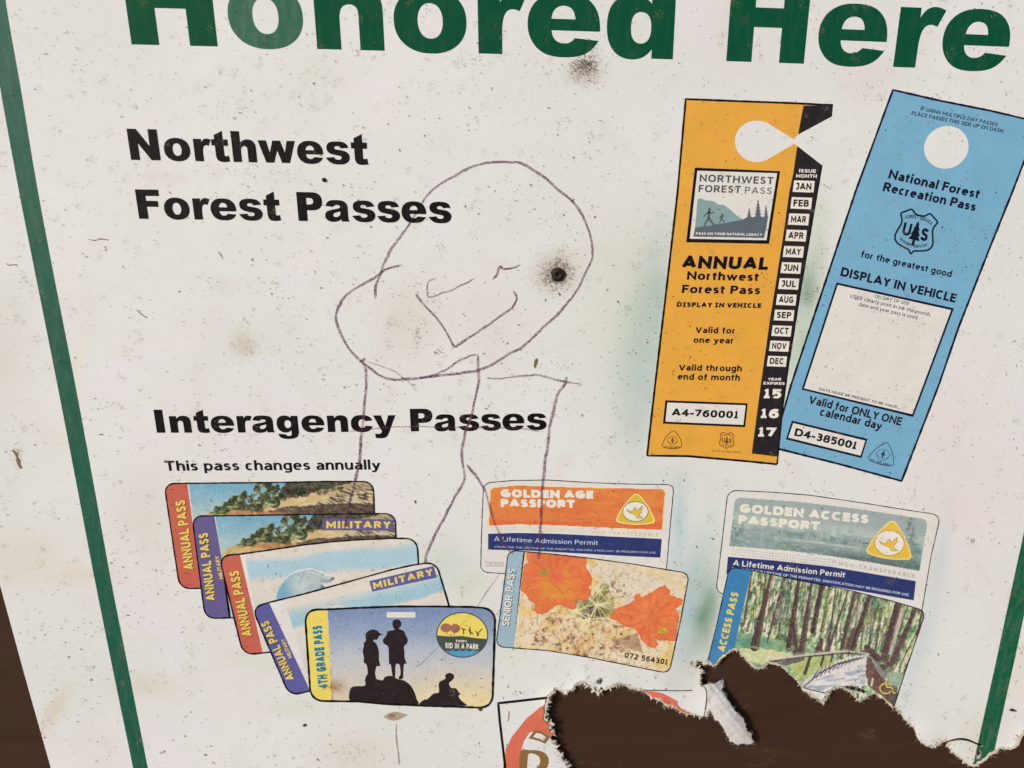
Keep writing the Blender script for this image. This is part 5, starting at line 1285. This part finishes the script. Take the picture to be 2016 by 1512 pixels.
def us_shield(cx, cy, s, ang, parent, lay, mat, lw):
    c_, s_ = math.cos(ang), math.sin(ang)
    f = lambda pts: np.array([(cx+(a*c_-bb*s_)*s, cy+(a*s_+bb*c_)*s) for a, bb in pts])
    sh = [(-.42,-.95),(-.22,-.80),(0,-.76),(.22,-.80),(.42,-.95),(.66,-.80),(.84,-.66),(.74,-.42),(.72,-.2),(.82,.12),(.86,.42),(.70,.66),(.36,.78),(.12,.84),(0,1.0),(-.12,.84),(-.36,.78),(-.70,.66),(-.86,.42),(-.82,.12),(-.72,-.2),(-.74,-.42),(-.84,-.66),(-.66,-.80)]
    outline('shield_outline', smooth(f(sh), 3, True), lw, mat, lay, parent, step=2.5)
    tree = [(0,-.52),(.09,-.32),(.05,-.32),(.16,-.10),(.10,-.10),(.22,.14),(.14,.14),(.26,.36),(.06,.36),(.06,.54),(.14,.60),(-.14,.60),(-.06,.54),(-.06,.36),(-.26,.36),(-.14,.14),(-.22,.14),(-.10,-.10),(-.16,-.10),(-.05,-.32),(-.09,-.32)]
    fill('shield_tree', [f(tree)], mat, lay+.4, parent, spacing=None)
    upv = tuple(f([(0,-.58)])[0]-f([(0,0)])[0])
    text('U', tuple(f([(-.60,.26)])[0]), tuple(f([(-.22,.26)])[0]), upv, mat, lay, parent, wt=.2, serif=True)
    text('S', tuple(f([(.24,.30)])[0]), tuple(f([(.58,.30)])[0]), upv, mat, lay, parent, wt=.2)
    u2 = tuple(f([(0,-.17)])[0]-f([(0,0)])[0])
    text('FOREST SERVICE', tuple(f([(-.62,-.44)])[0]), tuple(f([(.62,-.44)])[0]), u2, mat, lay, parent, wt=.17, bow=.9)
    text('DEPARTMENT OF AGRICULTURE', tuple(f([(-.62,.50)])[0]), tuple(f([(.62,.50)])[0]), tuple(np.array(u2)*.8), mat, lay, parent, wt=.17, bow=-1.4)
us_shield(1431, 867, 16.5, .03, b, 6.5, BROWNLINE, 1.6)
text('for the greatest good', (1401,889), (1457,892), (0,-4), BROWNLINE, 6.5, b, wt=.13)

# ------------------------------------------------------------------ blue day pass
bp = np.array([(1758,177),(1850,198),(1950,218),(2048,241),(2020,308),(1993,378),(1947,492),(1887,645),(1849,756),(1775,947),(1650,913),(1522,881),(1558,756),(1621,567),(1684,378),(1720,280)], float)
hb = ellipse(1863, 290, 44.5, 41.5, 40, -.5)
b = fill('day_pass', [bp], BLUE, 1, sign, sub=[hb], spacing=18, label='light blue day pass tag with blank white box')
outline('outline', bp, 4.2, NAVY, 3, b, jitter=.2, step=4)
T = lambda s, p0, p1, up, mat=NAVY, **k: text(s, p0, p1, up, mat, 3, b, **k)
T('IF USING MULTIPLE DAY PASSES,', (1812,217), (1964,249), (2,-7), wt=.15)
T('PLACE PASSES THIS SIDE UP ON DASH.', (1794,226), (1976,262), (2,-7.5), wt=.15)
T('National Forest', (1748,351), (1926,391), (5,-18), gap=.10, space=.32, wt=.195, xh=.72)
T('Recreation Pass', (1737,376), (1919,416), (5,-18), gap=.10, space=.32, wt=.195, xh=.72)
us_shield(1803, 457, 44, .24, b, 3, NAVY, 3.4)
T('for the greatest good', (1694,506), (1872,546), (3.5,-13.5), wt=.175, xh=.70, gap=.10)
T('DISPLAY IN VEHICLE', (1654,543), (1880,596), (4,-17.5), wt=.20, xh=.7, gap=.10)
fill('box_frame', [np.array([(1647,556),(1878,607),(1798,821),(1578,767)], float)], NAVY, 2, b)
fill('blank_box', [np.array([(1649.5,561),(1872.5,610.5),(1796,815.5),(1583,764.5)], float)], CREAM, 2.6, b)
T('ON DAY OF USE', (1721,586), (1789,601), (2,-6.5), wt=.14); T('USER clearly print in ink the month,', (1673,586), (1831,623), (2,-7), wt=.14)
T('date and year pass is used.', (1690,602), (1807,629), (2,-7), wt=.14); T('DATE MUST BE PRESENT TO BE VALID', (1612,768), (1766,804), (1.4,-5.2), wt=.15)
T('Valid for ONLY ONE', (1591,794), (1773,838), (4.5,-16), wt=.178, xh=.73, gap=.10, space=.28); T('calendar day', (1613,817.5), (1734,846.5), (4.5,-16), wt=.178, xh=.73, gap=.10)
fill('serial_frame', [np.array([(1559,828),(1708,864),(1696,902),(1547,865)], float)], NAVY, 2, b)
fill('serial_panel', [np.array([(1561.5,833),(1703.5,867.5),(1694,897),(1552,861.5)], float)], CREAM, 2.6, b)
T('D4-385001', (1563,857.5), (1684,885), (4,-15), BLACK, wt=.20, gap=.08)
tri_badge((1747,870), (1759,917), (1708,903), b, 3, BLUELINE)

# ------------------------------------------------------------------ lower emblem, mostly torn away
fr = np.array([(980,1384),(1075,1374)]); 
b = outline('lower_panel_frame', np.array([(1075,1374),(1030,1379),(981,1384.5),(984,1420),(991,1479),(1000,1560),(1012,1680)]), 5, BLACK, 1, sign, closed=False, label='black corner of a panel torn away at the bottom', step=5)
outline('frame_line', [(1254,1358.5),(1300,1359.5),(1345,1360),(1372,1359)], 1.8, BLACK, 1, b, closed=False)
ringo = [(1100,1372),(1082,1382),(1062,1393),(1035,1416),(1008,1450),(996,1474),(990,1512),(996,1600),(1010,1680)]
ringi = [(1060,1680),(1032,1600),(1023,1512),(1026,1480),(1031,1460),(1043,1442),(1062,1440),(1085,1452),(1110,1460),(1110,1380)]
fill('coral_ring', [np.array(ringo+ringi, float)], CORAL, 1, b, spacing=12)
P_r = [(1264,1360),(1285,1361),(1305,1365),(1328,1377),(1350,1390),(1368,1400),(1340,1412),(1290,1400),(1258,1370)]
fill('coral_ring', [np.array(P_r, float)], CORAL, 1.4, b, spacing=12)
D1 = R7([(180,1215),(235,1225),(298,1268),(262,1322),(215,1300),(128,1278)]); D1i = R7([(190,1236),(228,1242),(268,1270),(250,1298),(218,1282),(165,1268)])
fill('brown_letter', [D1], BROWN, 2, b, sub=[D1i], spacing=None)
D2 = smooth(R7([(65,1385),(140,1372),(210,1375),(262,1398),(288,1440),(282,1490),(250,1540),(180,1580),(90,1600),(60,1590)]), 3, True); D2i = smooth(R7([(130,1402),(170,1400),(210,1420),(222,1460),(205,1500),(170,1530),(120,1540),(122,1470)]), 3, True)
fill('brown_letter', [D2], BROWN, 2, b, sub=[D2i], spacing=None)

# ------------------------------------------------------------------ marker drawing
def mk(name, pts, w0=4.9, al=1., lay=24, seed=1):
    L_ = smooth(pts, 5); L_ = resample(L_, 3, False)
    s_ = np.arange(len(L_))*3.
    off = (vnoise(s_, s_*0+seed, 22, 70+seed)-.5)*1.6 + (vnoise(s_, s_*0+seed, 7, 80+seed)-.5)*.8
    L_ = L_ + off[:, None]
    wd = w0*1.0*(.72+.5*vnoise(s_, s_*0, 30, 60+seed)); taper = np.clip(np.minimum(s_, s_[::-1])/9+.25, 0, 1); wd = wd*taper
    V2, F2_ = stroke_strip(L_, wd, False)
    a = al*(.68+.6*vnoise(np.concatenate([s_, s_]), V2[:, 0]*0, 40, 90+seed)); cc = np.ones((len(V2), 4)); cc[:, 3] = np.clip(a, 0, 1)
    return link(name, mesh_from(lay_down(V2, lay), F2_, cc), MARKER, sign)
LT = 8.2
mk('drawn_head', [(738,588),(740,563),(749,538),(764,503),(779,478),(804,443),(831,398),(849,376),(870,360),(894,347),(915,335),(939,325),(974,319),(1008,320),(1023,320),(1045,332),(1073,350),(1100,375),(1120,390),(1140,413),(1155,443),(1164,470),(1167,493),(1165,513),(1153,538),(1133,575),(1098,618),(1065,650),(1033,680),(1008,694),(966,720),(939,730),(879,738),(824,744),(774,747),(749,740),(729,725),(709,710),(686,685),(669,653),(661,628),(664,608),(679,583),(704,565),(741,545),(759,530),(791,522)], 5.0, .95, LT, 1)
mk('drawn_chin', [(824,744),(854,738),(879,728),(904,710),(925,701),(940,698)], 4.2, .85, LT+.5, 2)
mk('drawn_chin', [(706,713),(714,709),(720,706)], 5, 1, LT+.5, 12)
mk('drawn_eye', [(970,550),(978,540),(982,530),(985,525),(991,529),(1008,528),(1025,521)], 4.5, 1., LT, 3)
mk('drawn_eye', [(859,548),(846,553),(841,562),(841,578),(846,585),(868,578),(891,570),(934,548)], 3.2, .75, LT, 4)
mk('drawn_mouth', [(818,578),(824,587),(840,606),(861,628),(879,655),(890,676),(896,682),(916,670),(954,645),(991,618),(1008,604),(1017,592),(1016,582),(1010,573)], 4.6, .95, LT+.5, 5)
mk('drawn_body', [(713,712),(719,728),(720,756),(718,780),(716,801),(714,830),(711,861),(708,903),(703,925),(699,941),(694,968),(686,996),(682,1020),(679,1043)], 5.2, .9, LT+12, 6)
mk('drawn_body', [(940,698),(941,725),(942,756),(937,775),(934,788),(929,813),(920,840),(913,863),(910,885),(910,906),(914,934),(912,950),(896,978),(880,1010),(866,1036),(852,1062),(844,1078),(839,1095),(836,1111)], 5.2, .95, LT+1, 7)
mk('drawn_leg', [(919,915),(927,926),(936,936),(945,950),(954,966),(960,985),(966,1006),(972,1025),(979,1043),(988,1062),(1001,1083),(1012,1091)], 4.4, .95, 24, 8)
mk('drawn_arm', [(1116,742),(1110,756),(1101,770),(1095,783),(1089,810),(1083,836),(1079,860),(1077,881),(1073,905),(1070,931),(1068,955),(1067,981),(1065,1010),(1064,1043),(1062,1075),(1059,1101)], 5.2, 1., 24, 9)
mk('drawn_shoulder', [(958,744),(980,745),(1008,743),(1035,740),(1055,738),(1075,742),(1095,748),(1116,752),(1140,755)], 3.8, .8, LT+1.5, 10)
mk('drawn_belt', [(688,849),(724,845),(779,841),(829,840),(866,841),(904,842),(955,842),(1008,843),(1035,845),(1064,851)], 2.8, .6, LT+1.8, 11)
mk('drawn_neck', [(722,712),(748,720),(775,731),(790,741),(805,752),(822,772)], 2.6, .5, LT+1.2, 13)
mk('scratch_line', [(984,1128),(965,1155),(939,1194),(914,1226),(866,1271),(819,1314)], 1.5, .6, 25, 14)

# ------------------------------------------------------------------ dirt, mildew, small remains
def specks():
    VV = []; FF = []; CC = []; base = 0
    def put(x, y, a, ln, wd, rgb, al):
        nonlocal base
        n = 7; t = np.linspace(0, 2*math.pi, n, endpoint=False) + rnd.random()
        r_ = np.array([rnd.uniform(.65, 1.2) for _ in range(n)])
        px = np.cos(t)*ln*r_/2; py = np.sin(t)*wd*r_/2; c, s = math.cos(a), math.sin(a)
        VV.append(np.stack([x+px*c-py*s, y+px*s+py*c], 1)); FF.extend([(base, base+i, base+i+1) for i in range(1, n-1)])
        CC.append(np.tile(np.append(lin(rgb), al), (n, 1))); base += n
    tones = [(96,72,50),(70,54,44),(126,96,68),(104,90,84),(134,108,78),(84,72,70)]
    # clustered background
    centres = [(rnd.uniform(-60, 2060), rnd.uniform(-60, 1560), rnd.uniform(8, 55)) for _ in range(800)]
    for cx, cy, r_ in centres:
        for _ in range(rnd.choice([2, 3, 5, 8, 12])):
            x, y = rnd.gauss(cx, r_), rnd.gauss(cy, r_); strong = rnd.random() < .15
            s = rnd.uniform(1.6, 3.2) if strong else rnd.uniform(1.0, 3.0)
            put(x, y, rnd.gauss(1.0, .9), s*rnd.uniform(1.1, 2.4), s*rnd.uniform(.5, .9), rnd.choice(tones), rnd.uniform(.6, 1) if strong else rnd.uniform(.2, .6))
    for _ in range(5200):
        x, y = rnd.uniform(-80, 2080), rnd.uniform(-80, 1560); s = rnd.uniform(.8, 2.2)
        put(x, y, rnd.gauss(1.0, .9), s*rnd.uniform(1., 2.2), s*.8, rnd.choice(tones), rnd.uniform(.2, .65))
    # soft larger blooms made of faint overlapping grains
    for _ in range(520):
        cx, cy = rnd.uniform(0, 2016), rnd.uniform(0, 1500); r_ = rnd.uniform(4, 11); rgb = rnd.choice([(170,150,120),(150,140,130),(176,156,100),(186,160,150)])
        for _ in range(int(r_*3)):
            put(rnd.gauss(cx, r_*.6), rnd.gauss(cy, r_*.6), rnd.uniform(0, 3), rnd.uniform(1.5, 5), rnd.uniform(1, 3), rgb, rnd.uniform(.05, .22))
    # named smudges: under the heading, round the screw, and smaller ones
    for cx, cy, sx, sy, n, al in [(1150,128,15,9,420,.75),(1156,140,20,14,260,.5),(1162,108,12,14,110,.5),(1098,540,13,13,520,.85),(1095,536,25,22,330,.4),(1107,505,12,16,110,.35),(1070,545,16,14,90,.35),
                                  (44,550,9,11,60,.4),(34,890,5,14,70,.6),(492,682,16,18,120,.3),(823,664,7,9,50,.5),(668,1400,16,14,30,.3),(868,485,8,10,30,.5),(1700,185,22,16,60,.4),(865,693,6,5,30,.6),
                                  (697,1480,20,22,60,.35),(650,640,20,20,40,.25),(960,660,30,30,60,.3),(640,165,16,16,40,.4),(925,120,20,14,60,.5),(985,60,7,14,40,.5),(1590,575,12,14,60,.45),(700,100,10,12,30,.4),
                                  (652,1352,9,6,40,.5),(930,400,10,18,30,.35),(480,155,30,20,20,.3),(1912,1063,5,4,26,.7),(1260,600,14,20,30,.3),(1440,1330,6,6,10,.4)]:
        for _ in range(n):
            s = rnd.uniform(.9, 2.8)
            col_ = rnd.choice([(70,50,34),(98,72,46),(124,94,60),(52,38,30)]) if al > .34 else rnd.choice([(150,130,100),(120,104,86)])
            put(rnd.gauss(cx, sx), rnd.gauss(cy, sy), rnd.uniform(0, 3.14), s*rnd.uniform(1, 2), s*.8, col_, rnd.uniform(.2, 1)*al)
    # dark crumbs along the tear
    for _ in range(260):
        i = rnd.randrange(60, len(TEAR_FACE)-60); q = TEAR_FACE[i]+TEAR_NORMAL[i]*abs(rnd.gauss(0, 5)); s = rnd.uniform(1, 2.6)
        put(q[0], q[1], rnd.uniform(0, 3), s*1.6, s*.8, rnd.choice([(70,58,50),(110,96,80),(40,34,32)]), rnd.uniform(.25, .8))
    V = np.vstack(VV); F = np.array(FF); Cc = np.vstack(CC)
    cen = V[F].mean(1); k = ~in_hole(cen) & inside(cen, np.array(SHEET, float)); F = F[k]
    lay = 26 + 6*rs.rand(len(V)//7).repeat(7)
    return unproj(V, height(V)+lay*LAY), F, Cc
V_, F_, C_ = specks()
link('mildew_specks', mesh_from(V_, F_, C_), DIRT, sign, 'fine brown and grey mildew specks all over the sheet', 'stuff')

STREAK = ink('dried_brown', (124, 98, 62), .05, rough=.7); DARKB = ink('dried_dark', (72, 52, 34), .05, rough=.7)
def splat(pts, mat, name='dried_splatter', lay=27, h=.0): 
    return fill(name, [smooth(pts, 4, True)], mat, lay, sign, spacing=None)
splat([(756,1410),(764,1405),(774,1402),(784,1403),(794,1406),(801,1408),(794,1412),(786,1416),(776,1419),(766,1417),(759,1414)], ink('dried_tan', (172, 158, 128), .15, rough=.7))
splat([(764,1408),(772,1405),(780,1407),(776,1412),(768,1413)], ink('dried_tan_dark', (146, 124, 88), .15, rough=.7), lay=28)
splat([(597,1426),(601,1425),(603,1428),(600,1431),(596,1429)], DARKB); splat([(943,1392),(948,1394),(949,1399),(945,1400),(941,1396)], DARKB)
splat([(1987,1397),(1993,1395),(1999,1398),(2002,1401),(1996,1401),(1990,1400)], DARKB, 'seed_husk'); splat([(1053,708),(1058,706),(1058,712),(1055,720),(1053,725),(1051,720)], STREAK, 'seed_husk')
for pts in [[(12,518),(16,522),(24,521),(32,521)],[(173,471),(186,473),(196,470),(212,472)],[(24,886),(31,895),(34,906),(38,918),(41,922)],[(205,484),(208,490),(206,494)],[(1000,1420),(1002,1400)],
            [(429,495),(434,502),(438,509)],[(268,610),(277,618),(288,625)],[(780,1425),(779,1450),(783,1480),(785,1505)],[(1999,1447),(2004,1450),(2008,1456)]]:
    outline('plant_hair', smooth(pts, 4), 1.5 if pts[0][0] not in (24,) else 4., ink('thin_brown', (150, 122, 80), .1) if pts[0][0] != 780 else ink('thin_grey', (180, 172, 164), .1), 27, sign, closed=False, step=2, jitter=.5)

# ------------------------------------------------------------------ screw and pin holding the sheet
def metal(name, rgb, rough=.55, met=.6):
    m, n, bs = base_mat(name, rough, .4); geo = add_relief(n, bs, 2500, .6, .0003)
    col = mixnode(n, ramp(n, noise(n, geo, 1400, 5, .7), .4, .7), tuple(lin(rgb)), tuple(lin((66, 50, 36))))
    n.links.new(col, bs.inputs['Base Color']); bs.inputs['Metallic'].default_value = met; return m
def lathe(name, px, py, prof, mat, seg=28, parent=None, wob=0.):
    c0 = unproj([(px, py)])[0]; hb_ = float(height(np.array([[px, py]]))[0])
    V = []; F = []
    for j, (r_, h_) in enumerate(prof):
        for i in range(seg):
            a = 2*math.pi*i/seg; rr = r_*(1+wob*math.sin(3*a+1)+wob*.7*math.sin(5*a)); V.append((c0[0]+rr*math.cos(a), -(hb_+h_), c0[2]+rr*math.sin(a)))
    for j in range(len(prof)-1):
        for i in range(seg): F.append((j*seg+i, j*seg+(i+1) % seg, (j+1)*seg+(i+1) % seg, (j+1)*seg+i))
    V = np.array(V); me = bpy.data.meshes.new('mesh'); me.from_pydata([tuple(v) for v in V], [], F + [tuple(range((len(prof)-1)*seg, len(prof)*seg))])
    me.polygons.foreach_set('use_smooth', [True]*len(me.polygons)); me.update()
    o = bpy.data.objects.new(name, me); C.objects.link(o); me.materials.append(mat)
    if parent: o.parent = parent
    return o
BLK = metal('blackened_metal', (16, 13, 12), .7, .2)
s = lathe('screw', 1098, 540, [(.0030, .0000), (.0030, .0006), (.0026, .0012), (.0019, .0016), (.0010, .00175), (.00075, .0012), (.0003, .0011)], BLK, wob=.05)
s['label'] = 'small blackened screw head in a dark mildew ring beside the drawn face'; s['category'] = 'screw'
s = lathe('pin', 638, 354, [(.00088, .0000), (.00088, .0004), (.0006, .0008), (.0002, .0009)], metal('dark_pin', (30, 20, 16), .5, .3), 18)
s['label'] = 'tiny dark round pin head just below the word Northwest'; s['category'] = 'pin'
